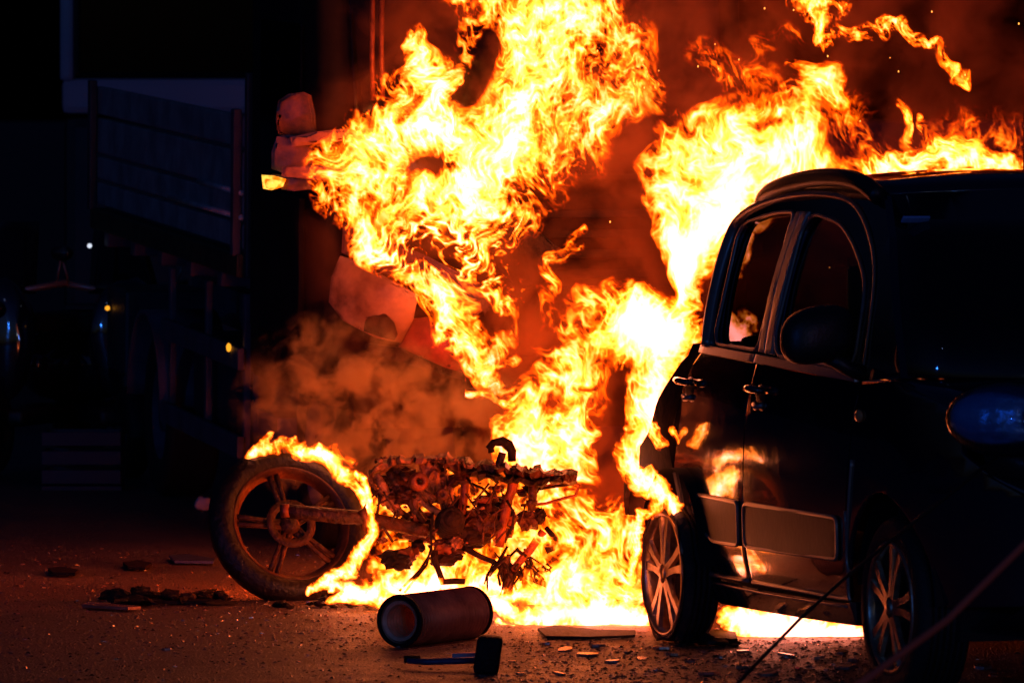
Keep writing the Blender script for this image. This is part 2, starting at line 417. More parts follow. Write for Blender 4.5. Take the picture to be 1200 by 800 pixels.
# roof, header, hood, windscreen built as crowned grids across the car
def cross_grid(name, rows, m, nx=12, crown=.04, parent=car, inset=0., **k):
    """rows: (u_side, z_side, u_mid, z_mid) with the side point on the body side; y runs across the car"""
    bm = bmesh.new(); R = []
    for us, zs, um, zm in rows:
        y0 = -voff(us, zs) + inset; line = []
        for i in range(nx + 1):
            t = i / nx; w = 1 - (2 * t - 1) ** 2; y = y0 + (WID - 2 * y0) * t
            line.append(bm.verts.new((us + (um - us) * w, y, zs + (zm - zs) * w)))
        R.append(line)
    for a, b in zip(R[:-1], R[1:]):
        for i in range(nx): bm.faces.new((a[i], a[i + 1], b[i + 1], b[i]))
    bmesh.ops.recalc_face_normals(bm, faces=bm.faces)
    o = obj(name, bm, m, parent, **k)
    s = o.modifiers.new('thick', 'SOLIDIFY'); s.thickness = .012; s.offset = 0
    return o
cross_grid('roof', [(.40, 1.615, .34, 1.65), (.52, 1.665, .50, 1.71), (.80, 1.715, .80, 1.755), (1.13, 1.745, 1.13, 1.785), (1.5, 1.738, 1.55, 1.775), (1.79, 1.706, 1.90, 1.725)], M['paint'])
cross_grid('windscreen', [(1.80, 1.70, 1.91, 1.722), (2.05, 1.555, 2.2, 1.56), (2.32, 1.325, 2.5, 1.33), (2.55, 1.10, 2.78, 1.09)], M['dark_glass'], inset=.03)
cross_grid('bonnet', [(2.20, 1.065, 2.55, 1.12), (2.52, 1.088, 2.80, 1.085), (2.80, 1.03, 3.05, 1.02), (2.93, .985, 3.22, .93), (3.0, .90, 3.30, .84)], M['paint'])
cross_grid('bumper', [(3.02, .79, 3.36, .76), (3.15, .72, 3.42, .70), (3.17, .55, 3.44, .55), (3.13, .36, 3.40, .36), (3.0, .28, 3.3, .26)], M['black_plastic'])
cross_grid('grille', [(3.0, .90, 3.305, .85), (3.03, .79, 3.345, .765)], M['black_plastic'])
cross_grid('tailgate', [(.38, 1.12, .20, 1.15), (.22, .93, .05, .93), (.0, .75, -.2, .75), (-.26, .60, -.42, .60), (-.30, .42, -.44, .42)], M['paint_burnt'], label='burnt tailgate with the glass gone')
# roof rail
bm = bmesh.new(); tube(bm, smooth_pts([Vector(q) for q in [(.47, .235, 1.635), (.62, .20, 1.69), (.85, .19, 1.73), (1.15, .19, 1.758), (1.45, .19, 1.762), (1.66, .19, 1.745), (1.80, .20, 1.70)]]), .033, 10)
obj('roof_rail', bm, M['black_plastic'], car)
bm = bmesh.new(); tube(bm, smooth_pts([Vector(q) for q in [(.47, WID - .235, 1.635), (.62, WID - .20, 1.69), (.85, WID - .19, 1.73), (1.15, WID - .19, 1.758), (1.45, WID - .19, 1.762), (1.66, WID - .19, 1.745), (1.80, WID - .20, 1.70)]]), .033, 10)
obj('roof_rail', bm, M['black_plastic'], car)
# the far side of the body
panel('far_side', [(.20, .95), (.262, .80), (.275, .64), (.385, .42), (.56, .21), (2.07, .22), (2.10, .40)] + ARF[1:-1] + [(2.85, .34), (3.12, .36), (3.15, .74), (2.92, .99), (2.50, 1.085), (2.32, 1.33), (2.05, 1.56), (1.80, 1.705), (1.13, 1.745), (.53, 1.668), (.42, 1.615), (.385, 1.55), (.425, 1.2)], M['paint'], holes=(RWIN, FWIN), side=1)
for nm, hole in (('rear_window', RWIN), ('front_window', FWIN)):
    panel(nm, hole, M['glass'], off=-.018, lip=.002, bev=0, side=1)
# floor, bulkhead and seats seen faintly through the glass
bm = bmesh.new(); box(bm, (1.3, WID / 2, .30), (3.0, 1.4, .16)); box(bm, (2.3, WID / 2, .80), (.35, 1.4, .6)); obj('floor_pan', bm, M['black'], car, smooth=False)
for yy in (.42, 1.22):
    bm = bmesh.new(); box(bm, (1.55, yy, .62), (.5, .48, .22), bevel=.05); box(bm, (1.28, yy, .98), (.14, .48, .62), Matrix.Rotation(-.2, 3, 'Y'), .05); box(bm, (1.22, yy, 1.36), (.09, .24, .17), bevel=.03)
    obj('seat', bm, M['black'], car)
bm = bmesh.new(); box(bm, (.7, WID / 2, .62), (.45, 1.3, .22), bevel=.05); box(bm, (.48, WID / 2, .92), (.12, 1.3, .5), Matrix.Rotation(-.25, 3, 'Y'), .05); obj('rear_bench', bm, M['black'], car)

# the flank bows in plan towards the tail, so the rear door looks back at the fire
def bow():
    cut = Matrix.Rotation(0, 4, 'Z')
    for o in [o for o in bpy.data.objects if o.type == 'MESH' and (o.parent == car or (o.parent and o.parent.parent == car))]:
        for v in o.data.vertices:
            u, y, z = v.co
            if y < .40 and u < 2.3:
                k = .031 * (2.3 - u) ** 2 * (1 - y / .40 if y > 0 else 1) * min(1, max(0, (1.72 - z) / .15))
                v.co.y += k; v.co.x -= k * 3.25
bow()

# door mirror
mc = car_local(W(957, 392, 22.2))
bm = bmesh.new(); vs = blob(bm, (0, 0, 0), (1, 1, 1), 4, 0)
for v in vs:
    x, y, z = v.co; p = 2.6
    k = (abs(x) ** p + abs(y) ** p + abs(z) ** p) ** (-1 / p); v.co = Vector((x * k * .085, y * k * .125, z * k * .098))
    v.co.z += .02 * (v.co.y / .125)
bmesh.ops.translate(bm, vec=mc, verts=vs)
mi = obj('door_mirror', bm, M['black_plastic'], car)
bm = bmesh.new(); tube(bm, [mc + Vector((0, .04, -.07)), mc + Vector((0, .11, -.115)), mc + Vector((.0, .17, -.135))], [.03, .025, .03], 10); obj('stalk', bm, M['black_plastic'], mi)
bm = bmesh.new(); vs = bmesh.ops.create_icosphere(bm, subdivisions=3, radius=1.)['verts']; bmesh.ops.scale(bm, vec=(.01, .105, .082), verts=vs); bmesh.ops.translate(bm, vec=mc + Vector((-.083, 0, 0)), verts=vs); obj('mirror_glass', bm, M['dark_glass'], mi)

# headlight: lens over a reflector bowl
def headlight(side):
    hl = car_local(W(1192, 492, 21.2)); yy = hl.y if side == 0 else WID - hl.y
    c = Vector((hl.x - .03, yy, hl.z))
    def shell(sx, sy, sz, off):
        bm = bmesh.new(); vs = bmesh.ops.create_icosphere(bm, subdivisions=4, radius=1.)['verts']
        for v in vs:
            x, y, z = v.co; q = y * (1 if side == 0 else -1)
            v.co = Vector((x * sx, y * sy, z * sz * (1 - .12 * q)))
            v.co.x -= .10 * max(0, -q) ** 1.5 * sx / .16
        bmesh.ops.translate(bm, vec=c + Vector(off), verts=vs); return bm
    l = obj('headlight', shell(.17, .19, .124, (0, 0, 0)), M['lens'], car)
    bm = bmesh.new(); fr = shell(.145, .176, .110, (-.014, 0, 0))
    for v in fr.verts: v.co.x += .010 * math.sin(v.co.y * 130) + .006 * math.sin(v.co.z * 160)
    obj('reflector', fr, M['reflector'], l); bm.free()
    bm = bmesh.new(); lathe(bm, [(.0, .0), (.03, .004), (.045, .02), (.05, .035)], axis_matrix(c + Vector((.118, .02, .01)), (1, 0, 0)), 24); obj('bulb_shroud', bm, M['trim'], l)
headlight(0); headlight(1)

q = car_local(W(1073, 257, 22.56)); bm = bmesh.new(); box(bm, q, (.008, .10, .03), Matrix.Rotation(.9, 3, 'Y'), .002)
obj('windscreen_sticker', bm, mat('pale_blue_sticker', (.15, .4, .8), .5), car)
# wheels
def wheel(u, z, tyre_r, rim_r, side, flat=False, spin=0.):
    s = -1 if side == 0 else 1; y = .0 if side == 0 else WID
    mtx = axis_matrix(Vector((u, y, z)), (0, s, 0), spin)           # local +Z points out of the car
    tw = .145 if flat else .185
    prof = [(rim_r + .004, .0), (rim_r + .02, .008), (tyre_r - .035, .006), (tyre_r - .012, -.008), (tyre_r, -.03)]
    for k in range(4 if flat else 6): prof += [(tyre_r, -.036 - k * .022), (tyre_r - .007, -.038 - k * .022), (tyre_r - .007, -.044 - k * .022), (tyre_r, -.046 - k * .022)]
    prof += [(tyre_r - .01, -tw + .01), (tyre_r - .04, -tw), (rim_r, -tw)]
    bm = bmesh.new(); lathe(bm, prof, mtx, 64)
    if flat:
        for v in bm.verts:
            k = noise.noise(v.co * 9.) * .02 + noise.noise(v.co * 25.) * .008; v.co.z += k; v.co.x += k
            if v.co.z < .006: v.co.z = .006; v.co.y += .02 * noise.noise(v.co * 12)
    root = obj('wheel', bm, M['tyre_burnt'] if flat else M['tyre'], car)
    bm = bmesh.new(); lathe(bm, [(rim_r + .004, -.012), (rim_r + .004, .006), (rim_r - .006, .010), (rim_r - .014, .002), (rim_r - .022, -.02), (rim_r - .03, -.15)], mtx, 64); obj('rim', bm, M['rim'], root)
    bm = bmesh.new(); lathe(bm, [(.0, -.10), (rim_r * .9, -.11)], mtx, 40); obj('brake_shield', bm, M['char_dark'], root)
    for k in range(5):
        for sg in (-1, 1):
            a = 2 * math.pi * k / 5; bm = bmesh.new(); ring = []
            for r, w_, h, da, t in ((.035, .020, .006, .30, .02), (.07, .017, .004, .20, .018), (rim_r * .55, .016, .002, .17, .016), (rim_r - .012, .022, .000, .20, .014)):
                an = a + sg * da; c = Vector((math.cos(an), math.sin(an), 0)) * r; n_ = Vector((-math.sin(an), math.cos(an), 0))
                ring.append([bm.verts.new(mtx @ (c + n_ * w_ + Vector((0, 0, h - t)))), bm.verts.new(mtx @ (c + n_ * w_ * .75 + Vector((0, 0, h)))), bm.verts.new(mtx @ (c - n_ * w_ * .75 + Vector((0, 0, h)))), bm.verts.new(mtx @ (c - n_ * w_ + Vector((0, 0, h - t))))])
            for A, B in zip(ring[:-1], ring[1:]):
                for i in range(4): bm.faces.new((A[i], A[(i + 1) % 4], B[(i + 1) % 4], B[i]))
            bm.faces.new(ring[0]); bm.faces.new(ring[-1][::-1]); bmesh.ops.recalc_face_normals(bm, faces=bm.faces)
            obj('spoke', bm, M['rim'], root, smooth=False)
    bm = bmesh.new(); lathe(bm, [(.0, .016), (.022, .014), (.03, .006), (.032, -.01), (.045, -.012), (.05, -.03)], mtx, 24); obj('hub_cap', bm, M['rim'], root)
wheel(.018, .262, .262, .232, 0, True, .35)
wheel(2.455, .312, .312, .222, 0, False, .1)
wheel(.018, .262, .262, .232, 1, True)
wheel(2.455, .312, .312, .222, 1)
# liners of the two near wheel arches
for cx, cz, r in ((.018, .30, .36), (2.455, .33, .385)):
    bm = bmesh.new(); A = arc(cx, cz, r, 175, 2, 18); pr = None
    for a, b in A:
        q = (bm.verts.new((a, .02, b)), bm.verts.new((a, .34, b)))
        if pr: bm.faces.new((pr[0], q[0], q[1], pr[1]))
        pr = q
    f = [bm.verts.new((a, .34, b)) for a, b in A]; bm.faces.new(f)
    obj('arch_liner', bm, M['black'], car)

# ================================================================ THE TRUCK BEHIND THE FIRE
TR0 = Vector((-1.285, 31.0, 0))
tdx = Vector((.229, -1.0, -.0375)).normalized(); tdz = Vector((0, 0, 1)); tdy = tdz.cross(tdx).normalized(); tdz = tdx.cross(tdy).normalized()
truck = empty('flatbed_truck', TR0, label='dark flatbed truck with scorched cab standing behind the burning motorcycle', cat='truck')
truck.rotation_euler = Matrix((tdx, tdy, tdz)).transposed().to_euler()
def side_xz(px, py, y=0.):        # picture position to truck coordinates on its side face
    r = Vector(((px - 600) / FOC, 1, -(py - HOR) / FOC)); o = TR0 + tdy * y - Vector((0, 0, CAMZ))
    k = o.dot(tdy) / r.dot(tdy); q = r * k + Vector((0, 0, CAMZ)) - TR0
    return q.dot(tdx), q.dot(tdz)
def tbox(name, x0, x1, y0, y1, z0, z1, m, bevel=.01, parent=truck, **k):
    bm = bmesh.new(); box(bm, ((x0 + x1) / 2, (y0 + y1) / 2, (z0 + z1) / 2), (x1 - x0, y1 - y0, z1 - z0), bevel=bevel)
    return obj(name, bm, m, parent, smooth=False, **k)
xr = side_xz(112, 200)[0]
def zz(y285): return side_xz(284, y285)[1]
for a, b in ((136, 173), (178, 224), (229, 258), (263, 292)):
    tbox('side_board', xr, -.05, 0, .045, zz(b), zz(a), M['truck_wood'], .012)
    tbox('side_board', xr, -.05, 1.95, 1.995, zz(b), zz(a), M['truck_wood'], .012)
for a in (xr + .03, -.12): tbox('stake', a - .04, a + .04, -.045, -.003, zz(300), zz(128), M['frame_metal'] if a > xr + .1 else M['truck_paint'], .008)
xs_ = side_xz(198, 236, -.01)[0]
for a, xa in ((226, side_xz(232, 214, -.01)[0]), (255, xs_)):
    bm = bmesh.new(); tube(bm, [(xa, -.006, zz(a)), (-.05, -.006, zz(a))], .014, 8); obj('glint_strip', bm, M['glint_pale'], truck)  # pale strips added as the white glints along the boards
tbox('bed_floor', xr, -.05, .05, 1.94, zz(312), zz(297), M['truck_paint'])
tbox('bed_edge_rail', xr, -.05, -.03, .047, zz(325), zz(298), mat('yellowed_rail', (.09, .075, .03), .6, var=(.03, .025, .015)), .01)
for k in range(5): tbox('cross_bearer', xr + .3 + k * .85, xr + .42 + k * .85, .0, 1.9, zz(345), zz(327), M['frame_metal'])
tbox('headboard', -.045, .02, 0, 2.0, zz(325), zz(85), M['truck_paint'])
tbox('chassis_rail', xr + .2, 1.9, .5, .62, .75, .95, M['frame_metal']); tbox('chassis_rail', xr + .2, 1.9, 1.38, 1.5, .75, .95, M['frame_metal'])
# side guard
x0, _ = side_xz(190, 400); x1, _ = side_xz(281, 400)
for a, b in ((408, 434), (512, 538)): tbox('side_guard_rail', x0, x1, -.01, .025, side_xz(281, b)[1], side_xz(281, a)[1], M['frame_metal'], .008)
for a in (x0 + .05, (x0 + x1) / 2, x1 - .05): tbox('guard_post', a - .03, a + .03, .028, .06, side_xz(281, 540)[1], zz(346), M['frame_metal'], .006)
tbox('fuel_tank', x0 + .35, x1 - .2, .09, .55, .36, .82, M['truck_paint'], .08)
def truck_wheel(x, y0, r=.43, w=.27):
    mtx = axis_matrix(Vector((x, y0, r + .04 * 0 + zg(x))), (0, -1, 0))
    bm = bmesh.new(); lathe(bm, [(r * .56, -.02), (r * .7, 0), (r * .93, -.005), (r, -.03)] + [(r - (.01 if k % 2 else 0), -.03 - k * .016) for k in range(1, 13)] + [(r * .93, -w), (r * .56, -w)], mtx, 48)
    root = obj('wheel', bm, M['tyre'], truck)
    bm = bmesh.new(); lathe(bm, [(r * .56, -.02), (r * .53, -.03), (r * .45, -.09), (r * .25, -.08), (r * .22, -.03), (.0, -.02)], mtx, 32); obj('rim', bm, M['frame_metal'], root)
def zg(x):                        # height of the road under the tilted truck axes
    return -(TR0 + tdx * x).z / tdz.z
xw = side_xz(170, 400)[0]
for x in (xw, 1.35):
    for y in (.06, 1.72): truck_wheel(x, y)
bm = bmesh.new(); pr = None
for a, b in arc(xw, .45 + zg(xw), .52, 175, 5, 14):
    q = (bm.verts.new((a, -.01, b)), bm.verts.new((a, .36, b)))
    if pr: bm.faces.new((pr[0], q[0], q[1], pr[1]))
    pr = q
mg = obj('mudguard', bm, M['frame_metal'], truck); s = mg.modifiers.new('t', 'SOLIDIFY'); s.thickness = .03
bm = bmesh.new(); q = side_xz(268, 407, -.02); blob(bm, (q[0], -.02, q[1]), (.022, .012, .022), 2, 0); obj('marker_lamp', bm, M['amber_small'], truck)
tbox('toolbox', xr + .1, xr + .7, .05, .5, .45, .9, M['truck_paint'], .02)
# cab: shell, door, windows, windscreen, grille, bumper
CX = 2.02
bm = bmesh.new(); vs = box(bm, (1.0, 1.0, 1.78), (1.96, 1.98, 2.1), bevel=.09)
for v in bm.verts:
    if v.co.z > 1.7 and v.co.x > 1.0: v.co.x -= .28 * (v.co.z - 1.7)
obj('cab', bm, M['cab_paint'], truck)
def frontx(z): return CX - .04 - (.28 * (z - 1.7) if z > 1.7 else 0)
def front_piece(name, y0, y1, z0, z1, m, off=.01, th=.02, **k):
    bm = bmesh.new(); vs = []
    for z in (z0, z1):
        for y in (y0, y1): vs.append((bm.verts.new((frontx(z) + off, y, z)), bm.verts.new((frontx(z) + off + th, y, z))))
    a, b, c, d = vs
    for f in ((a[1], b[1], d[1], c[1]), (a[0], c[0], d[0], b[0]), (a[0], b[0], b[1], a[1]), (c[0], c[1], d[1], d[0]), (a[0], a[1], c[1], c[0]), (b[0], d[0], d[1], b[1])): bm.faces.new(f)
    bmesh.ops.bevel(bm, geom=bm.edges[:], offset=.006, segments=1, affect='EDGES')
    bmesh.ops.recalc_face_normals(bm, faces=bm.faces)
    return obj(name, bm, m, truck, smooth=False, **k)
front_piece('windscreen', .14, 1.86, 1.78, 2.62, M['dark_glass'])
front_piece('wiper', .3, .95, 1.76, 1.79, M['black_plastic'], .035)
front_piece('wiper', 1.05, 1.7, 1.76, 1.79, M['black_plastic'], .035)
front_piece('grille_panel', .30, 1.70, 1.28, 1.70, M['cab_paint'])
for k in range(4): front_piece('grille_bar', .5, 1.5, 1.32 + k * .09, 1.36 + k * .09, M['black_plastic'], .033)
front_piece('headlight', 1.55, 1.86, 1.02, 1.24, M['dark_glass'])
front_piece('bumper', .10, 1.92, .66, .98, M['cab_paint'], .03, .10)
tbox('door', .25, 1.45, -.022, .008, 1.0, 1.66, M['cab_paint']); tbox('side_window', .42, 1.4, -.012, .008, 1.72, 2.45, M['dark_glass']); tbox('roof_visor', 1.62, 1.92, .1, 1.9, 2.72, 2.78, M['black_plastic'])
tbox('cab_step', .5, 1.0, -.03, .18, .5, .62, M['frame_metal'])
# pieces of the burnt front corner, hanging askew
def slab(name, pts, Y0, Y1, th, m, parent, bulge=.0, bev=.012, **k):
    """polygon given by picture positions on a sloped plane at depth Y0..Y1 (left..right), given its own thickness"""
    xs_ = [p[0] for p in pts]; a, b = min(xs_), max(xs_); cx, cy = sum(xs_) / len(pts), sum(p[1] for p in pts) / len(pts)
    bm = bmesh.new(); fill2d(bm, [(p[0], -p[1]) for p in pts])
    grid_cut(bm, 12, 12); F0 = bm.faces[:]
    rr = max(math.hypot(p[0] - cx, p[1] - cy) for p in pts)
    bnd = [e for e in bm.edges if e.is_boundary]
    for v in bm.verts:
        px, py = v.co.x, -v.co.y; Y = Y0 + (Y1 - Y0) * (px - a) / max(1, b - a) - bulge * max(0, 1 - ((px - cx) ** 2 + (py - cy) ** 2) / rr ** 2)
        v.co = W(px, py, Y)
    r = bmesh.ops.extrude_face_region(bm, geom=F0); nv = [g for g in r['geom'] if isinstance(g, bmesh.types.BMVert)]
    bmesh.ops.translate(bm, vec=(0, th, 0), verts=nv)
    if bev: bmesh.ops.bevel(bm, geom=[e for e in bnd if e.is_valid], offset=bev, segments=2, affect='EDGES')
    bmesh.ops.recalc_face_normals(bm, faces=bm.faces)
    if parent is not None:
        inv = parent_matrix(parent).inverted(); bmesh.ops.transform(bm, matrix=inv, verts=bm.verts)
    o = obj(name, bm, m, parent, **k)
    o.data.set_sharp_from_angle(angle=math.radians(40)); return o
def parent_matrix(o): return Matrix.LocRotScale(o.location, o.rotation_euler, None)
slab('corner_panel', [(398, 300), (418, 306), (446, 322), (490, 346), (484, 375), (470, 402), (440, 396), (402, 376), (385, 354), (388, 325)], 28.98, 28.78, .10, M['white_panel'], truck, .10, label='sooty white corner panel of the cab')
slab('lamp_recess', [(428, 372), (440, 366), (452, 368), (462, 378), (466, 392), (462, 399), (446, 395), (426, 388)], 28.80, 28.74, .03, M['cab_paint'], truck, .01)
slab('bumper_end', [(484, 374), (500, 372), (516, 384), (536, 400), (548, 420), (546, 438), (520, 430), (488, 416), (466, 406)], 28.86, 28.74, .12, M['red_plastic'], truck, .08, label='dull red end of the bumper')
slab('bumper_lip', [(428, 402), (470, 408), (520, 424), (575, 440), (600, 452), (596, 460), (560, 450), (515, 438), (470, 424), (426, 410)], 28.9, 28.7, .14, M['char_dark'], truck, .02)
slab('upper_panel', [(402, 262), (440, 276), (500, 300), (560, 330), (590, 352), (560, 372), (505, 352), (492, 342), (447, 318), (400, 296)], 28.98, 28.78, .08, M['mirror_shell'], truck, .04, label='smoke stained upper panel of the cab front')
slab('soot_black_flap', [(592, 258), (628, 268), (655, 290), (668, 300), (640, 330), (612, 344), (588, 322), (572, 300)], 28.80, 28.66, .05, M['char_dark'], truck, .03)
# wing mirror: lower housing with amber lamp, upper folded head, two arms
def wt(px, py, Y): return parent_matrix(truck).inverted() @ W(px, py, Y)
MY = 28.6
def tslab(name, pts, th, m, parent_o, bulge=.05, Y=MY, **k):
    o = slab(name, pts, Y, Y - .03, th, m, truck, bulge, .015, **k); o.parent = parent_o; return o
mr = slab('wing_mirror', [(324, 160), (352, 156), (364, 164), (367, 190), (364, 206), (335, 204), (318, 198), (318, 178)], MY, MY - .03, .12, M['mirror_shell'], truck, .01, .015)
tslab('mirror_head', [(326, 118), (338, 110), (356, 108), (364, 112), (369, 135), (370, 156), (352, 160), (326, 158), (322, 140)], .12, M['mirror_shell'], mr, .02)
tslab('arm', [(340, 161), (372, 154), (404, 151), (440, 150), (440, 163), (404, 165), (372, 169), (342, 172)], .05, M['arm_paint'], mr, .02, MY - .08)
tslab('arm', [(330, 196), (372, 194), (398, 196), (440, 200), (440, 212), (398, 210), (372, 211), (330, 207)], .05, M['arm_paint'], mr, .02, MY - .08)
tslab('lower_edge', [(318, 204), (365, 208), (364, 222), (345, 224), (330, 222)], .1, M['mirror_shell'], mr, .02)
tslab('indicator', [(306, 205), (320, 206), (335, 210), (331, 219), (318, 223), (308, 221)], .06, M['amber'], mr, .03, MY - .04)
# two upright poles left of the fireball
for px in (437, 448):
    bm = bmesh.new(); tube(bm, [wt(px, 118, 28.9), wt(px - 1, 60, 28.9), wt(px, -30, 28.9)], .012, 8); obj('grab_pole', bm, M['rust'], truck)

# ================================================================ BUS FAR BEHIND
BY = 44.0
bus = empty('parked_bus', W(190, 200, BY) * 1, label='pale bus or van standing dark behind the flatbed truck', cat='bus')
bus.location.z = 0
def bb(name, p0, p1, ya, yb, m, bevel=.03, **k):
    a = W(p0[0], p0[1], BY); b = W(p1[0], p1[1], BY); bm = bmesh.new()
    box(bm, ((a.x + b.x) / 2 - bus.location.x, (ya + yb) / 2, (a.z + b.z) / 2), (abs(b.x - a.x), yb - ya, abs(a.z - b.z)), bevel=bevel)
    return obj(name, bm, m, bus, smooth=False, **k)
gy = HOR + CAMZ * FOC / BY
bb('rear_wall', (72, 92), (430, 134), .02, 7.0, M['bus_paint'], .05)
bb('lower_body', (74, 136), (430, gy - 60), .05, 7.0, M['black_plastic'], .08)
bb('body_side', (72, -90), (430, 90), .25, 7.0, M['bus_paint'], .12)
bb('corner_post', (70, -80), (86, 95), 0, .24, M['bus_paint']); bb('corner_post', (414, -80), (430, 95), 0, .24, M['bus_paint'])
bb('rear_window', (90, -40), (300, 88), .10, .24, M['dark_glass'], .02); bb('rear_window', (306, -40), (410, 88), .10, .24, M['dark_glass'], .02)
bb('window_rail', (86, -80), (414, -44), .0, .24, M['bus_paint'])
bb('bumper', (76, gy - 120), (426, gy - 70), -.1, .018, M['black_plastic'], .03)
for a in (100, 360): bb('wheel', (a, gy - 130), (a + 45, gy), .5, 1.4, M['tyre'], .08)

# ================================================================ PARKED SCOOTERS FAR LEFT
def wheel_simple(parent, c, r, w, axis, name='wheel'):
    mtx = axis_matrix(Vector(c), axis); bm = bmesh.new(); lathe(bm, [(r * .62, -w / 2), (r * .9, -w / 2), (r, -w / 4), (r, w / 4), (r * .9, w / 2), (r * .62, w / 2)], mtx, 28, close=True)
    t = obj(name, bm, M['tyre'], parent); bm = bmesh.new(); lathe(bm, [(0, .02), (r * .62, .03), (r * .62, -.03), (0, -.02)], mtx, 20); obj('rim', bm, M['frame_metal'], t); return t
def scooter(loc, rz, label, lamp, small):
    s = empty('parked_scooter', loc, (0, 0, rz), label=label, cat='scooter', group='scooters parked at the far left')
    wheel_simple(s, (.62, 0, .25), .25, .12, (0, 1, 0)); wheel_simple(s, (-.62, 0, .25), .25, .13, (0, 1, 0))
    bm = bmesh.new(); tube(bm, [(.62, 0, .25), (.52, 0, .55), (.42, 0, 1.0)], [.05, .05, .04], 8); obj('fork', bm, M['black_plastic'], s)
    bm = bmesh.new(); vs = blob(bm, (.48, 0, .75), (.10, .22, .34), 3, .12, 1.5, 2); obj('front_shield', bm, M['paint'], s)
    bm = bmesh.new(); box(bm, (.1, 0, .32), (.75, .3, .1), bevel=.03); obj('footboard', bm, M['black_plastic'], s)
    bm = bmesh.new(); blob(bm, (-.45, 0, .58), (.48, .19, .22), 3, .1, 1.5, 4); obj('rear_body', bm, M['paint'], s)
    bm = bmesh.new(); box(bm, (-.4, 0, .82), (.85, .3, .11), bevel=.045); obj('seat', bm, M['black'], s)
    bm = bmesh.new(); tube(bm, [(.36, -.36, 1.06), (.42, -.14, 1.02), (.43, .14, 1.02), (.36, .36, 1.06)], .02, 8); obj('handlebar', bm, M['trim'], s)
    bm = bmesh.new(); R_ = []
    for i in range(7):
        z = 1.0 + i * .065; R_.append([bm.verts.new((.52 - i * .035 - .10 * (j / 6 * 2 - 1) ** 2, (j / 6 * 2 - 1) * (.2 - .012 * i), z)) for j in range(7)])
    for a, b in zip(R_[:-1], R_[1:]):
        for j in range(6): bm.faces.new((a[j], a[j + 1], b[j + 1], b[j]))
    w_ = obj('windscreen', bm, M['dark_glass'], s); md = w_.modifiers.new('t', 'SOLIDIFY'); md.thickness = .006
    for sy in (-1, 1):
        bm = bmesh.new(); blob(bm, (.40, sy * .34, 1.22), (.02, .06, .045), 2, 0); st = obj('rear_view_mirror', bm, M['dark_glass'], s)
        bm = bmesh.new(); tube(bm, [(.38, sy * .3, 1.05), (.40, sy * .34, 1.18)], .008, 6); obj('stalk', bm, M['trim'], st)
    bm = bmesh.new(); blob(bm, (.585, 0, .92), (.03, .09, .06), 2, 0); obj('headlight', bm, M['dark_glass'], s)
    for p, r, m in lamp:
        q = Matrix.Rotation(-rz, 3, 'Z') @ (Vector(p) - Vector(loc)); bm = bmesh.new(); blob(bm, q, (r, r, r), 2, 0); obj('lamp', bm, m, s)
SY = 36.0
scooter(G(40, 552), math.radians(-110), 'leftmost dark scooter, no lamps lit, parked left of the truck',
        [], 0)
scooter(G(128, 552), math.radians(-75), 'dark scooter with small white and amber lamps, next to the truck bed',
        [(W(105, 288, SY - .95), .013, M['white_lamp']), (W(126, 361, SY - .95), .014, M['amber_small'])], 1)

cr = empty('plastic_crate', G(98, 572), label='dark blue crate on the road below the truck bed', cat='crate')
bm = bmesh.new(); box(bm, (0, 0, .01), (.42, .34, .02)); obj('crate_base', bm, M['crate_blue'], cr, smooth=False)
for (x, y, sx, sy) in ((0, -.17, .42, .02), (0, .17, .42, .02), (-.2, 0, .02, .32), (.2, 0, .02, .32)):
    for k in range(3):
        bm = bmesh.new(); box(bm, (x, y, .07 + k * .10), (sx, sy, .075), bevel=.005); obj('side_slat', bm, M['crate_blue'], cr, smooth=False)

# ================================================================ THE BURNT MOTORCYCLE
BKY = 26.55
bike = empty('burnt_motorcycle', G(520, 697), label='burnt out motorcycle wreck fallen against the fire with its wheel raised', cat='motorcycle')
def bob(name, bm, m, parent=bike, **k):
    bmesh.ops.translate(bm, vec=-Vector(bike.location), verts=bm.verts)
    smooth = k.pop('smooth', True)
    return obj(name, bm, m, parent, smooth=smooth, **k)
def P(px, py, dy=0.): return W(px, py, BKY + dy)
s_px = FOC / BKY
def bt(name, pts, r, m, parent=bike, jag=.12, seg=8, **k):
    """bent tube through picture positions (px, py[, depth offset]); radius in picture pixels"""
    pp = [P(p[0], p[1], p[2] if len(p) > 2 else 0) for p in pts]; out = []
    for a, b in zip(pp[:-1], pp[1:]):
        n = max(1, int((b - a).length / .035))
        for i in range(n):
            q = a + (b - a) * i / n; out.append(q + Vector([random.uniform(-1, 1) * jag * .02 for _ in range(3)]))
    out.append(pp[-1]); bm = bmesh.new()
    rr = [r / s_px * (1 + random.uniform(-jag, jag)) for _ in out]
    tube(bm, out, rr, seg, jag=jag * .5); return bob(name, bm, m, parent, **k)

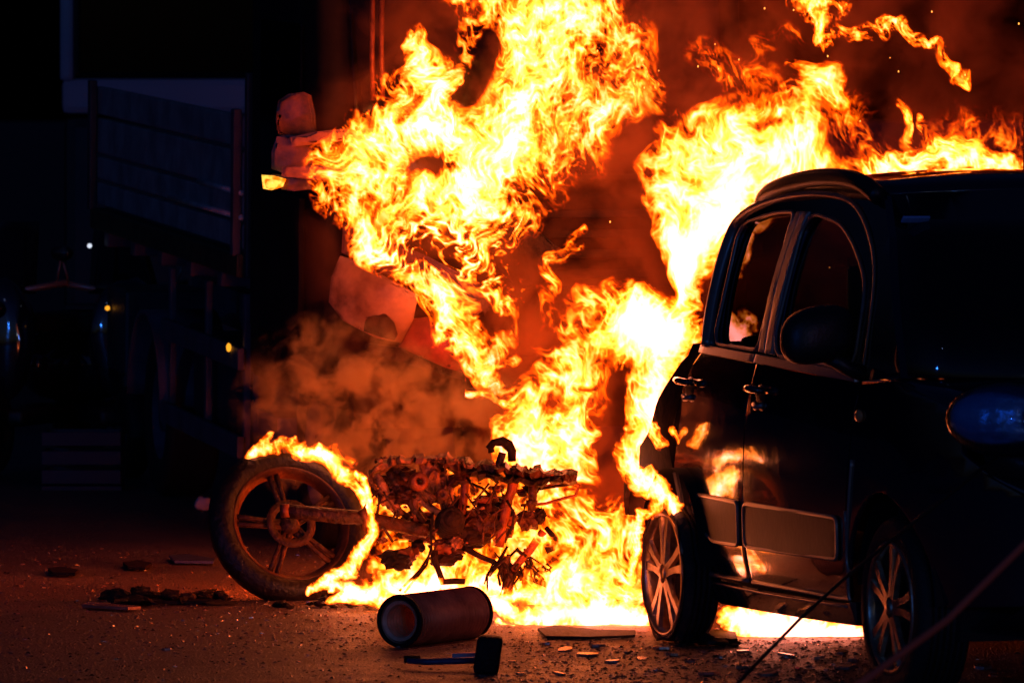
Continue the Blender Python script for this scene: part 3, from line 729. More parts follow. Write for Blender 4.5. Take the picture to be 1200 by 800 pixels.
# wheel
wc = P(338, 617, .12)
wn_ = Vector((.30, -.82, .40)).normalized()
SPIN = .5
mtx = axis_matrix(wc, wn_, SPIN)
R, r_ = .284, .052
prof = []
for k in range(20):
    a = 2 * math.pi * k / 20; rr = r_ * (1 + .12 * math.cos(a * 2)); prof.append((R + rr * math.cos(a), r_ * 1.18 * math.sin(a)))
bm = bmesh.new(); lathe(bm, prof, mtx, 96, close=True)
for v in bm.verts: v.co += Vector((noise.noise(v.co * 22), noise.noise(v.co * 22 + Vector((5, 0, 0))), noise.noise(v.co * 22 + Vector((0, 9, 0))))) * .003
wh = bob('wheel', bm, mat('scorched_bike_tyre', (.005, .004, .0035), .45, var=(.012, .008, .006), vscale=14, bump=.8, bscale=45))
bm = bmesh.new(); lathe(bm, [(.240, .040), (.248, .046), (.252, .038), (.240, .026), (.226, .020), (.222, .0), (.226, -.02), (.240, -.026), (.252, -.038), (.248, -.046), (.240, -.040), (.230, -.028), (.214, -.0), (.230, .028)], mtx, 96, close=True)
bob('rim', bm, mat('heat_browned_rim', (.04, .02, .014), .35, metal=.5, var=(.10, .045, .025), vscale=16, bump=.4), wh)
for k in range(5):
    for sg in (-1, 1):
        a0 = 2 * math.pi * k / 5; pts = []
        for r0, da in ((.03, .35), (.09, .12), (.16, .09), (.224, .07)):
            a = a0 + sg * da; pts.append(mtx @ Vector((r0 * math.cos(a), r0 * math.sin(a), .012)))
        bm = bmesh.new(); tube(bm, pts, [.014, .011, .010, .012], 8); bob('spoke', bm, M['char'], wh)
bm = bmesh.new(); lathe(bm, [(.0, .05), (.022, .05), (.03, .04), (.04, .03), (.045, -.03), (.03, -.05), (0, -.05)], mtx, 24); bob('hub', bm, M['char'], wh)
bm = bmesh.new(); lathe(bm, [(.07, .036), (.105, .036), (.105, .040), (.07, .040)], mtx, 40, close=True); bob('brake_disc', bm, M['char'], wh)
# swing arm reaching over the wheel to the engine
bt('swing_arm', [(334, 598, -.1), (350, 600, -.12), (400, 605, -.12), (428, 607, -.1), (470, 616, -.02), (500, 622, 0)], 8.5, M['char'], jag=.05, seg=12)
bt('clamp', [(424, 596, -.12), (430, 608, -.12), (428, 620, -.1)], 6, M['rust'])
bt('axle_bolt', [(334, 590, -.13), (334, 606, -.13)], 5.5, M['rust'])
bt('damper_rod', [(430, 570, -.05), (455, 588, 0), (478, 606, .02)], 3.4, M['char_dark'])
# flaking top deck of the frame: layered crusts
def crust(name, pts, th, dep, m, seed):
    bm = bmesh.new(); rnd = random.Random(seed); rings = []
    for i, (px, py) in enumerate(pts):
        t = th * (.35 + 1.1 * rnd.random()) / s_px; d = dep * (.55 + .6 * rnd.random()); c = P(px, py, 0)
        rings.append([bm.verts.new(c + Vector((rnd.uniform(-.008, .008), y * d, z * t))) for y, z in ((-1, -.6), (-1.05, .5), (-.3, 1.15 + .3 * rnd.random()), (.5, .9), (1, .2), (.6, -.8), (-.2, -1.1 - .5 * rnd.random()))])
    for A, B in zip(rings[:-1], rings[1:]):
        for k in range(7): bm.faces.new((A[k], A[(k + 1) % 7], B[(k + 1) % 7], B[k]))
    bm.faces.new(rings[0]); bm.faces.new(rings[-1][::-1]); bmesh.ops.recalc_face_normals(bm, faces=bm.faces)
    return bob(name, bm, m, smooth=False)
def dense(pts, step=5, jit=2.2, seed=0):
    rnd = random.Random(seed); out = []
    for a, b in zip(pts[:-1], pts[1:]):
        n = max(1, int(math.hypot(b[0] - a[0], b[1] - a[1]) / step))
        for i in range(n): out.append((a[0] + (b[0] - a[0]) * (i + rnd.uniform(-.38, .38) * (i > 0)) / n, a[1] + (b[1] - a[1]) * i / n + rnd.uniform(-jit, jit)))
    return out + [pts[-1]]
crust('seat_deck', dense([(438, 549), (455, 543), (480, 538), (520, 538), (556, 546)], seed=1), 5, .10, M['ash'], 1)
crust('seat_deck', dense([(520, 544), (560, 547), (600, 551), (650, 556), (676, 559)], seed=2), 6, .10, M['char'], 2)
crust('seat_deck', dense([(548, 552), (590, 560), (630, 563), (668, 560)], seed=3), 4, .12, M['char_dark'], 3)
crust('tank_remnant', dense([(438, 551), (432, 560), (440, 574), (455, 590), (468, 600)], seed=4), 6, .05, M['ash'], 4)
# lever sticking up out of the deck
bt('lever', [(582, 551), (586, 540), (589, 530)], 4.5, M['char'])
bt('lever_head', [(574, 526), (578, 518), (588, 517), (597, 522), (601, 530), (600, 540)], 5, M['char_dark'], jag=.3)
bt('lever_head', [(574, 518), (576, 530)], 3, M['char_dark'], jag=.3)
def chunk(name, px, py, rx, rz, m, seed=0, ry=None, dy=0., amp=.35, freq=2.2, sub=3, **k):
    bm = bmesh.new(); blob(bm, P(px, py, dy), (rx / s_px, (ry or (rx + rz) / 2) / s_px, rz / s_px), sub, amp, freq, seed, True)
    return bob(name, bm, m, smooth=k.pop('smooth', False), **k)
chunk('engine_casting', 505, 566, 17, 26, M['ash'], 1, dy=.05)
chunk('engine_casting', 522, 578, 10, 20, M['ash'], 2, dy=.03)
chunk('airbox', 468, 562, 24, 14, M['char'], 3, dy=.05)
chunk('cylinder_head', 470, 580, 20, 12, M['char'], 4, dy=.02)
m2 = axis_matrix(P(491, 564, -.10), (.25, -.95, .15))
bm = bmesh.new(); lathe(bm, [(.0, .0), (.010, .0), (.012, .012), (.020, .018), (.034, .015), (.040, .0), (.038, -.03)], m2, 28); bob('round_cover', bm, M['rust'])
bm = bmesh.new(); lathe(bm, [(.0, .024), (.008, .024), (.010, .01)], m2, 12); bob('cover_bolt', bm, M['char_dark'])
m2 = axis_matrix(P(518, 579, -.08), (.1, -.95, .15)); bm = bmesh.new(); lathe(bm, [(0, .0), (.008, .0), (.010, .01), (.020, .012), (.026, 0), (.024, -.04)], m2, 20); bob('small_cover', bm, M['char'])
# finned cylinder
m2 = axis_matrix(P(527, 613, -.04), (.12, -.9, .25)); prof = [(0, .09)]
bm = bmesh.new()
for k in range(9):
    h = -.08 + k * .02; r0 = .062 - .0014 * abs(k - 4) ** 1.5; prof_ = [(.035, h), (r0, h), (r0, h + .007), (.035, h + .007)]; lathe(bm, prof_, m2, 36)
lathe(bm, [(0, .095), (.03, .095), (.036, .085), (.036, -.08)], m2, 24); bob('finned_cylinder', bm, M['char_dark'])
chunk('gearbox_case', 563, 612, 24, 17, M['char'], 7, dy=.02)
chunk('gearbox_case', 552, 628, 22, 14, M['char_dark'], 8, dy=0)
chunk('crankcase', 490, 616, 24, 18, M['char'], 9, dy=.08)
chunk('crankcase', 520, 640, 14, 10, M['rust'], 10, dy=.02)
chunk('exhaust_port', 465, 655, 20, 12, M['char_dark'], 11, dy=.02)
chunk('bracket', 535, 635, 8, 8, M['ash'], 12, dy=-.05)
chunk('fairing_stub', 590, 612, 13, 22, M['char_dark'], 13, dy=.06)
chunk('fairing_stub', 575, 588, 18, 9, M['char_dark'], 14, dy=.08)
chunk('melted_lump', 620, 610, 14, 12, M['char'], 15, dy=-.03)
chunk('melted_lump', 633, 604, 7, 9, M['char_dark'], 16, dy=-.05)
chunk('melted_lump', 520, 655, 16, 8, M['char_dark'], 17, dy=.02)
bt('frame_tube', [(546, 552), (544, 580), (541, 602)], 5, M['rust'], jag=.05)
bt('frame_tube', [(604, 556), (596, 585), (588, 615), (584, 640)], 6, M['rust'], jag=.15)
bt('frame_tube', [(455, 552), (470, 575), (488, 600), (497, 612)], 4, M['char'])
bt('frame_tube', [(440, 556), (452, 580), (470, 604)], 6.5, M['ash'], jag=.3)
bt('frame_tube', [(478, 575), (500, 592), (520, 604)], 4, M['ash'], jag=.2)
bt('frame_tube', [(487, 580), (487, 612)], 4, M['rust'], jag=.1)
bt('damper', [(624, 560, -.05), (624, 580, -.05), (623, 598, -.05)], 5, M['char'], jag=.06)
bt('damper_collar', [(623, 586, -.05), (623, 592, -.05)], 7, M['char'], jag=.05)
bt('frame_tube', [(601, 668, -.03), (620, 645, -.05), (637, 622, -.05)], 4.5, M['rust'], jag=.1)
bt('frame_tube', [(540, 640, 0), (575, 656, 0), (610, 672, -.02), (648, 689, -.05)], 3.4, M['char_dark'], jag=.15)
bt('foot_peg', [(640, 618, -.05), (650, 630, -.07), (654, 636, -.08)], 3.5, M['char_dark'])
bt('foot_peg', [(638, 645, -.08), (652, 638, -.08)], 4.5, M['char_dark'], jag=.3)
bt('cable', [(508, 600, -.1), (504, 625, -.1), (506, 645, -.1), (492, 668, -.1), (468, 692, -.1)], 1.7, M['char_dark'], jag=.2, seg=6)
bt('cable', [(506, 640, -.08), (500, 662, -.08), (484, 680, -.08), (474, 694, -.08)], 1.5, M['char_dark'], jag=.2, seg=6)
bt('side_stand', [(508, 645, -.05), (512, 665, -.05), (520, 682, -.05), (545, 681, -.05)], 4, M['char_dark'], jag=.25)
bt('cable', [(552, 566, -.05), (566, 572, -.05), (582, 588, -.05)], 1.8, M['char_dark'], seg=6)
bt('cable', [(594, 585, -.08), (602, 600, -.08), (600, 618, -.08), (594, 628, -.08)], 1.6, M['char_dark'], seg=6)
bt('luggage_rail', [(604, 575, .05), (640, 570, .05), (668, 563, .05), (679, 568, .05), (674, 580, .05), (640, 590, .05), (610, 592, .05)], 2, M['rust'], jag=.1, seg=6)
bt('luggage_rail', [(630, 573, -.02), (652, 570, -.02), (672, 566, -.02)], 1.8, M['char_dark'], jag=.1, seg=6)
bt('wire_loop', [(628, 668), (634, 664), (644, 668), (651, 680), (650, 688)], 1.2, M['char_dark'], jag=.1, seg=6)
bt('wire_loop', [(630, 668), (640, 671), (645, 664), (640, 660)], 1.6, M['char_dark'], jag=.2, seg=6)
rnd = random.Random(5)
for k in range(34):               # charred wiring hanging under the frame
    a = (rnd.uniform(578, 622), rnd.uniform(640, 665), rnd.uniform(-.08, .06)); b = (a[0] + rnd.uniform(-22, 26), min(704, a[1] + rnd.uniform(15, 40)), rnd.uniform(-.1, .05))
    bt('charred_wire', [a, ((a[0] + b[0]) / 2 + rnd.uniform(-6, 6), (a[1] + b[1]) / 2, a[2]), b], rnd.uniform(.9, 2.0), M['char_dark'], jag=.3, seg=5)
for k in range(34):
    a = (rnd.uniform(436, 640), rnd.uniform(560, 625), -.08); b = (a[0] + rnd.uniform(-20, 20), a[1] + rnd.uniform(6, 28), -.1)
    bt('charred_wire', [a, b], rnd.uniform(.9, 1.8), M['char'], jag=.3, seg=5)
bt('front_fork', [(592, 650), (594, 675), (596, 700)], 6, M['char'], jag=.3)
for k in range(110):               # flakes of ash and scale standing on the deck and the engine
    if k < 70: x = rnd.uniform(440, 672); y = 541 + max(0, x - 520) * .11 - 3 + rnd.uniform(-2, 4)
    else: x = rnd.uniform(445, 600); y = rnd.uniform(560, 640)
    sz = rnd.uniform(1.5, 3.6)
    chunk('scale_flake', x, y, sz, sz * rnd.uniform(.4, .9), rnd.choice([M['ash'], M['char'], M['char_dark'], M['rust']]), k, dy=rnd.uniform(-.11, .0), sub=1, amp=.6)

for k in range(26):               # tangled charred lumps filling the frame
    x = rnd.uniform(446, 625); y = rnd.uniform(562, 655) if x < 560 else rnd.uniform(565, 630); sz = rnd.uniform(5, 12)
    chunk('charred_lump', x, y, sz, sz * rnd.uniform(.5, 1.), rnd.choice([M['char_dark'], M['char_dark'], M['char'], M['rust']]), k + 90, dy=rnd.uniform(.0, .10), sub=2, amp=.7)

# ================================================================ THINGS ON THE ROAD
# ribbed steel tube
pr0 = G(470, 758); RAD = .098
pa = Vector((.52, .85, 0)).normalized()
pipe = empty('ribbed_steel_tube', pr0, label='short ribbed steel tube lying open end to the left on the road', cat='pipe')
def pipe_shell(name, r0, m, parent, dr, n=40, L=.50):
    mtx = axis_matrix(Vector((-.005, 0, RAD)), pa) ; prof = []
    for k in range(n * 6 + 1):
        t = k / (n * 6); prof.append((r0 + dr * math.cos(t * n * 2 * math.pi), t * L))
    bm = bmesh.new(); lathe(bm, prof, mtx, 72); return obj(name, bm, m, parent)
pipe_shell('ribbed_wall', RAD - .010, M['pipe'], pipe, .010, 24); pipe_shell('inner_lining', RAD - .030, M['pipe_in'], pipe, .008, 24)
for h in (0, .50):
    bm = bmesh.new(); lathe(bm, [(RAD - .015, h - .004), (RAD - .0, h - .006), (RAD + .002, h + .004), (RAD - .012, h + .006)], axis_matrix(Vector((-.005, 0, RAD)), pa), 72, close=True); obj('end_ring', bm, M['char_dark'], pipe)

# hammer shaped part with a blue shaft
hm = empty('fallen_spring_leg', G(575, 790), label='blue metal rod with a black block at its end, in front of the ribbed tube', cat='rod')
def hl(px, py, z): g = G(px, py, z); return g - Vector(hm.location)
bm = bmesh.new(); tube(bm, [hl(478, 774, .03), hl(500, 775, .03), hl(560, 773, .04)], [.010, .012, .012], 12); obj('shaft', bm, M['blue_metal'], hm)
bm = bmesh.new(); tube(bm, [hl(530, 769, .045), hl(560, 768, .048)], [.012, .014], 12); obj('sleeve', bm, M['pale_paint'], hm)
bm = bmesh.new(); tube(bm, [hl(474, 772, .035), hl(492, 770, .04)], [.014, .011], 8); obj('rod_tip', bm, M['char_dark'], hm)
bm = bmesh.new(); c = hl(572, 767, .066); vs = box(bm, (c.x, c.y + .02, c.z), (.10, .10, .135), Matrix.Rotation(.06, 3, 'Y'), .018)
for v in bm.verts:
    k = (v.co.z - c.z) / .07; v.co.x = c.x + (v.co.x - c.x) * (1 - .12 * abs(k)) + .006 * k
obj('end_block', bm, M['char_dark'], hm)

def heap(label, px, py, w, d, h, n, seed, cat='debris', pale=.0, name='debris_pile'):
    o = empty(name, G(px, py), label=label, cat=cat); rnd = random.Random(seed)
    for k in range(n):
        x, y = rnd.gauss(0, w * .3), rnd.gauss(0, d * .3); x = max(-w / 2, min(w / 2, x)); sz = rnd.uniform(.25, 1) * h
        bm = bmesh.new(); vs = blob(bm, (0, 0, 0), (sz * rnd.uniform(.8, 2.4), sz * rnd.uniform(.5, 1.3), sz * rnd.uniform(.25, .7)), 2, .5, 2, seed * 50 + k, True)
        bmesh.ops.transform(bm, matrix=Matrix.Rotation(rnd.uniform(0, 6), 4, 'Z') @ Matrix.Rotation(rnd.uniform(-.4, .4), 4, 'X'), verts=bm.verts)
        lo = min(v.co.z for v in bm.verts); bmesh.ops.translate(bm, vec=(x, y, -lo - .1 * sz + rnd.random() * h * .45 * math.exp(-(x / w * 3) ** 2)), verts=bm.verts)
        obj('charred_piece', bm, M['char'] if rnd.random() < .3 else M['char_dark'], o, smooth=False)
    return o
hp = heap('low heap of charred plastic left of the motorcycle wheel', 196, 704, .46, .40, .045, 46, 3)
for (x, y, a) in ((.02, -.16, 0),):
    bm = bmesh.new(); fill2d(bm, [(-.24, -.02), (-.18, .05), (.16, .06), (.20, .03), (.22, -.05), (-.14, -.055)]); r = bmesh.ops.extrude_face_region(bm, geom=bm.faces[:]); bmesh.ops.translate(bm, vec=(0, 0, .015), verts=[g for g in r['geom'] if isinstance(g, bmesh.types.BMVert)])
    bmesh.ops.translate(bm, vec=(x, y, .004), verts=bm.verts); bmesh.ops.recalc_face_normals(bm, faces=bm.faces); obj('flat_panel', bm, M['char_dark'], hp, smooth=False)
def flat_scrap(name, label, pts, m, z=.02, cat='scrap', th=.012):
    bm = bmesh.new(); g = [G(*p) for p in pts]; c = sum(g, Vector()) / len(g)
    fill2d(bm, [(q.x - c.x, q.y - c.y) for q in g]); F0 = bm.faces[:]
    r = bmesh.ops.extrude_face_region(bm, geom=F0); bmesh.ops.translate(bm, vec=(0, 0, th), verts=[q for q in r['geom'] if isinstance(q, bmesh.types.BMVert)])
    for v in bm.verts: v.co.z += z * (noise.noise(Vector((v.co.x * 6, v.co.y * 6, 1))) * .5 + .5)
    bmesh.ops.recalc_face_normals(bm, faces=bm.faces); o = obj(name, bm, m, None, smooth=False, label=label, cat=cat); o.location = c; return o
flat_scrap('flat_scrap', 'thin bluish scrap sheet left of the raised motorcycle wheel', [(198, 656), (220, 654), (252, 659), (250, 663), (205, 662)], M['blue_metal'])
flat_scrap('flat_scrap', 'dark flat scrap on the far road above the charred heap', [(144, 664), (160, 661), (178, 664), (170, 670), (150, 669)], M['char_dark'])
flat_scrap('flat_scrap', 'small black scrap at the far left of the road', [(56, 671), (70, 669), (92, 672), (88, 677), (62, 676)], M['char_dark'])
flat_scrap('flat_scrap', 'pale sliver of scrap on the road left of the charred heap', [(96, 713), (104, 711), (150, 714), (165, 716), (150, 717)], M['shard'])
flat_scrap('burnt_board', 'black board lying in the burning pool beside the car wheel', [(630, 740), (650, 736), (700, 741), (745, 742), (744, 748), (690, 750), (640, 749)], M['char_dark'], .012, 'board', .009)
flat_scrap('flat_scrap', 'black scrap under the car behind the burst rear tyre', [(826, 748), (840, 744), (862, 747), (864, 756), (838, 757)], M['char_dark'], .03)
heap('small heap of burnt rubber crumbs at the foot of the rear car wheel', 826, 757, .22, .16, .035, 14, 11)
heap('scattered charred bits between the wheel and the ribbed tube', 400, 712, .5, .3, .03, 26, 12)
bm = bmesh.new(); blob(bm, (0, 0, .035), (.045, .03, .035), 3, .25, 2, 3); o = obj('crumpled_can', bm, M['pale_paint'], None, label='small pale crumpled can on the dark road behind the wheel', cat='can'); o.location = G(238, 598)

# loose fragments: larger ones single, the fine grit as stuff
rnd = random.Random(21)
frag = []
for k in range(3):
    bm = bmesh.new(); fill2d(bm, [(math.cos(a) * rnd.uniform(.6, 1), math.sin(a) * rnd.uniform(.6, 1)) for a in [i * 2 * math.pi / 6 for i in range(6)]]); F0 = bm.faces[:]
    r = bmesh.ops.extrude_face_region(bm, geom=F0); bmesh.ops.translate(bm, vec=(0, 0, .35), verts=[q for q in r['geom'] if isinstance(q, bmesh.types.BMVert)]); bmesh.ops.recalc_face_normals(bm, faces=bm.faces)
    me = bpy.data.meshes.new('fragment'); bm.to_mesh(me); bm.free(); me.materials.append(M['shard']); frag.append(me)
place = [(278, 662), (196, 761), (206, 765), (294, 664 + 60), (322, 776), (20, 719), (285, 778), (640, 755), (662, 762), (690, 768), (700, 758), (718, 776), (735, 765), (752, 772), (775, 760), (790, 768), (810, 775), (655, 790), (845, 770), (870, 764), (893, 775), (920, 768), (935, 783), (960, 771), (985, 764), (830, 790), (770, 785), (730, 793), (600, 775), (610, 790), (1150, 782), (1165, 792), (900, 790), (870, 783), (990, 782), (1000, 774)]
for i, (px, py) in enumerate(place):
    o = bpy.data.objects.new('fragment', frag[i % 3]); COL.objects.link(o); o.location = G(px, py, .002)
    s = rnd.uniform(.010, .022) * (1.4 if px > 600 else .8); o.scale = (s * rnd.uniform(1, 1.7), s * rnd.uniform(1., 2.), s); o.rotation_euler = (rnd.uniform(-.15, .15), rnd.uniform(-.15, .15), rnd.uniform(0, 6))
    side = 'left of the fire' if px < 620 else 'in front of the burning car'
    tag(o, 'small pale broken fragment lying on the road ' + side, 'fragment', 'pale fragments on the road ' + side)
def grit(name, n, boxes, smin, smax, m, seed, label):
    rnd = np.random.RandomState(seed); V = []; Fc = []; base = 0
    tet = np.array([(-1, -.6, 0), (1, -.5, 0), (.2, 1, 0), (.1, 0, .8), (-.3, .3, .5)], np.float32); tf = [(0, 1, 3), (1, 2, 3), (2, 4, 3), (0, 3, 4), (0, 4, 2)]
    for (x0, x1, y0, y1, w) in boxes:
        for k in range(int(n * w)):
            px = rnd.uniform(x0, x1); py = rnd.uniform(y0, y1); g = G(px, py); s = smin + (smax - smin) * rnd.rand() ** 3; a = rnd.uniform(0, 6.28)
            c, sn = math.cos(a), math.sin(a); q = tet * s * np.array([rnd.uniform(.7, 1.6), rnd.uniform(.7, 1.4), rnd.uniform(.5, 1)])
            V.append(np.stack([q[:, 0] * c - q[:, 1] * sn + g.x, q[:, 0] * sn + q[:, 1] * c + g.y, q[:, 2] + .001], 1)); Fc += [tuple(i + base for i in f) for f in tf]; base += 5
    me = bpy.data.meshes.new(name); me.from_pydata(np.concatenate(V).tolist(), [], Fc); me.materials.append(m); o = bpy.data.objects.new(name, me); COL.objects.link(o)
    return tag(o, label, name.replace('_', ' '), None, 'stuff')
grit('fine_grit', 6500, [(-50, 1250, 640, 810, .5), (560, 1060, 750, 805, .3), (100, 480, 690, 760, .2)], .0025, .010, M['shard'], 4, 'fine pale grit and glass crumbs strewn over the asphalt')
grit('dark_crumbs', 2600, [(0, 620, 640, 800, .5), (600, 1050, 745, 800, .5)], .003, .010, M['shard_dark'], 5, 'black crumbs of burnt plastic strewn over the asphalt')

# two cords stretched across the foreground
def cord(name, label, pts, r, m):
    bm = bmesh.new(); P_ = [W(*p) for p in pts]; out = []
    for a, b in zip(P_[:-1], P_[1:]):
        for i in range(12): out.append(a.lerp(b, i / 12))
    out.append(P_[-1]); tube(bm, out, r, 8); return rebase(obj(name, bm, m, None, label=label, cat='cord'))
cord('red_cord', 'out of focus reddish cord rising to the right across the foreground', [(830, 925, 15.2), (1020, 792, 15.5), (1110, 726, 15.7), (1200, 638, 15.9), (1500, 350, 16.5)], .0095, M['rope'])
cord('dark_cable', 'thin black cable crossing in front of the car sill', [(780, 900, 19.5), (872, 792, 20), (940, 722, 20.3), (1000, 668, 20.6), (1300, 430, 22)], .006, M['rope_dark'])

# sparks
rnd = random.Random(77)
sp = [(838, 52), (818, 78), (866, 70), (842, 81), (1053, 84), (896, 10), (1131, 88), (1194, 28), (970, 66), (1008, 142), (755, 103), (772, 83), (1043, 68), (930, 12), (1092, 14), (870, 180), (715, 260), (700, 60), (650, 190)]
bm = bmesh.new(); bmesh.ops.create_icosphere(bm, subdivisions=1, radius=1.); me = bpy.data.meshes.new('spark'); bm.to_mesh(me); bm.free(); me.materials.append(M['ember'])
for px, py in sp:
    o = bpy.data.objects.new('spark', me); COL.objects.link(o); o.location = W(px, py, 24.6 + rnd.random() * .8); s = rnd.uniform(.0018, .0035); o.scale = (s, s, s * 1.5)
    tag(o, 'tiny glowing spark drifting in the dark smoke above the car', 'spark', 'sparks above the fire')

# ---- turbulence fields used by the flames
def _lat(seed, n=256):
    r=np.random.RandomState(seed); return r.rand(n,n).astype(np.float32)
_L={}
def vnoise(x,y,seed):
    if seed not in _L: _L[seed]=_lat(seed)
    L=_L[seed]
    xi=np.floor(x).astype(np.int32); yi=np.floor(y).astype(np.int32)
    fx=(x-xi).astype(np.float32); fy=(y-yi).astype(np.float32)
    fx=fx*fx*fx*(fx*(fx*6-15)+10); fy=fy*fy*fy*(fy*(fy*6-15)+10)
    x0=xi&255; x1=(xi+1)&255; y0=yi&255; y1=(yi+1)&255
    a=L[y0,x0]; b=L[y0,x1]; c=L[y1,x0]; d=L[y1,x1]
    return (a+(b-a)*fx)*(1-fy)+(c+(d-c)*fx)*fy
def fbm(x,y,seed,octv=4,g=.5):
    s=0;a=1;t=0
    for o in range(octv):
        s=s+a*vnoise(x*(2**o)+o*17.3,y*(2**o)+o*9.1,seed+o); t+=a; a*=g
    return s/t
def ridged(x,y,seed,octv=4,g=.55):
    s=0;a=1;t=0
    for o in range(octv):
        n=1-np.abs(vnoise(x*(2**o)+o*11.7,y*(2**o)+o*5.9,seed+o)*2-1)
        s=s+a*n**3; t+=a; a*=g
    return s/t
def bil(F,x,y):
    h,w=F.shape; x=np.clip(x,0,w-1.001); y=np.clip(y,0,h-1.001)
    xi=x.astype(np.int32); yi=y.astype(np.int32); fx=x-xi; fy=y-yi
    return (F[yi,xi]*(1-fx)+F[yi,xi+1]*fx)*(1-fy)+(F[yi+1,xi]*(1-fx)+F[yi+1,xi+1]*fx)*fy
def flow(x0,y0,w,h,seed,up=(0,-1),amps=((130,24),(55,17),(24,11),(12,6.5),(6,2.5)),step=1.0):
    # velocity grid over padded window at 2px
    pad=120; gx,gy=np.meshgrid(np.arange(x0-pad,x0+w+pad,2.,dtype=np.float32),np.arange(y0-pad,y0+h+pad,2.,dtype=np.float32))
    psi=0
    for i,(sc,am) in enumerate(amps):
        psi=psi+am*sc*.35*vnoise(gx/sc+seed*3.1,gy/sc+7.7*i,seed*7+i)
    vx=np.gradient(psi,axis=0)/2*1.0+up[0]*10; vy=-np.gradient(psi,axis=1)/2+up[1]*10
    return vx,vy,x0-pad,y0-pad
def advect(X,Y,fl,n=10,dt=.5):
    vx,vy,ox,oy=fl; px=X.copy();py=Y.copy()
    for i in range(n):
        u=bil(vx,(px-ox)/2,(py-oy)/2); v=bil(vy,(px-ox)/2,(py-oy)/2)
        px=px-u*dt/ n*2; py=py-v*dt/n*2
    return px,py
def sm(a,b,x):
    t=np.clip((x-a)/(b-a),0,1); return t*t*(3-2*t)
def blobs(X,Y,strokes):
    H=np.zeros_like(X)
    for I,pts in strokes:
        for (ax,ay,ar),(bx,by,br) in zip(pts[:-1],pts[1:]) if len(pts)>1 else [(pts[0],pts[0])]:
            R=max(ar,br)*1.8
            x0,x1=min(ax,bx)-R,max(ax,bx)+R; y0,y1=min(ay,by)-R,max(ay,by)+R
            m=(X>x0)&(X<x1)&(Y>y0)&(Y<y1)
            if not m.any(): continue
            x=X[m];y=Y[m]; dx,dy=bx-ax,by-ay; L=dx*dx+dy*dy+1e-6
            t=np.clip(((x-ax)*dx+(y-ay)*dy)/L,0,1)
            d=np.hypot(x-ax-t*dx,y-ay-t*dy); r=ar+(br-ar)*t
            c=np.clip(1.25-d/r,0,1.25)/1.25
            v=I*c**.7
            h=H[m]; H[m]=np.maximum(h,v)+.25*np.minimum(h,v)*(np.minimum(h,v)>0)
    return H
def field(x0,y0,w,h,strokes,seed,holes=(),res=1.0,up=(0,-1),detail=1.,warp=1.,fil=(),rag=.42,con=1.6,tseed=None):
    tseed = seed if tseed is None else tseed
    X,Y=np.meshgrid(np.arange(x0,x0+w,res,dtype=np.float32),np.arange(y0,y0+h,res,dtype=np.float32))
    fl=flow(x0,y0,w,h,seed,up)
    px,py=advect(X,Y,fl,12,.9*warp)
    px2,py2=advect(X,Y,fl,20,1.25*warp)
    # shape follows a mild advection, pattern a strong one; undo the mean drift for the shape
    sx=X+(px-X)*.8-up[0]*-0; sy=Y+(py-Y)*.8
    sx=sx+up[0]*10*.9*warp*2*.8; sy=sy+up[1]*10*.9*warp*2*.8
    B=blobs(sx,sy,strokes)
    for (hx,hy,ha,hb,ang,s) in holes:
        c,sn=np.cos(ang),np.sin(ang); u=(sx-hx)*c+(sy-hy)*sn; v=-(sx-hx)*sn+(sy-hy)*c
        B=B-s*np.exp(-(u/ha)**2-(v/hb)**2)
    n1=fbm(px2/32,py2/36,tseed+100,4,.55)
    r1=ridged(px2/24*detail,py2/28*detail,tseed+200,3,.5)
    r2=ridged(px2/9.5*detail,py2/12*detail,tseed+300,2,.5)
    r3=ridged(px2/4.2*detail,py2/5.2*detail,tseed+350,1,.5)
    n2=fbm(px/9,py/10,tseed+150,3,.6)
    F=0
    if len(fil):
        F=blobs(sx,sy,[(1,p) for p in fil]); F=np.clip(F*1.6,0,1)
    e=sm(0,.2,B)
    n3=fbm(px/4.2,py/4.6,tseed+150,2,.5)
    H=B*1.06+.03*e+(n1-.5)*rag*2.2*e+(n2-.5)*rag*1.5*e+(n3-.5)*.34*e
    tex=.42*r1+.38*r2+.2*r3
    H=H+(tex-.375)*con*sm(.02,.3,B)*(1-.6*sm(.85,1.3,B))
    H=H-F*(.62-1.25*r2)*.9
    return X,Y,B,H

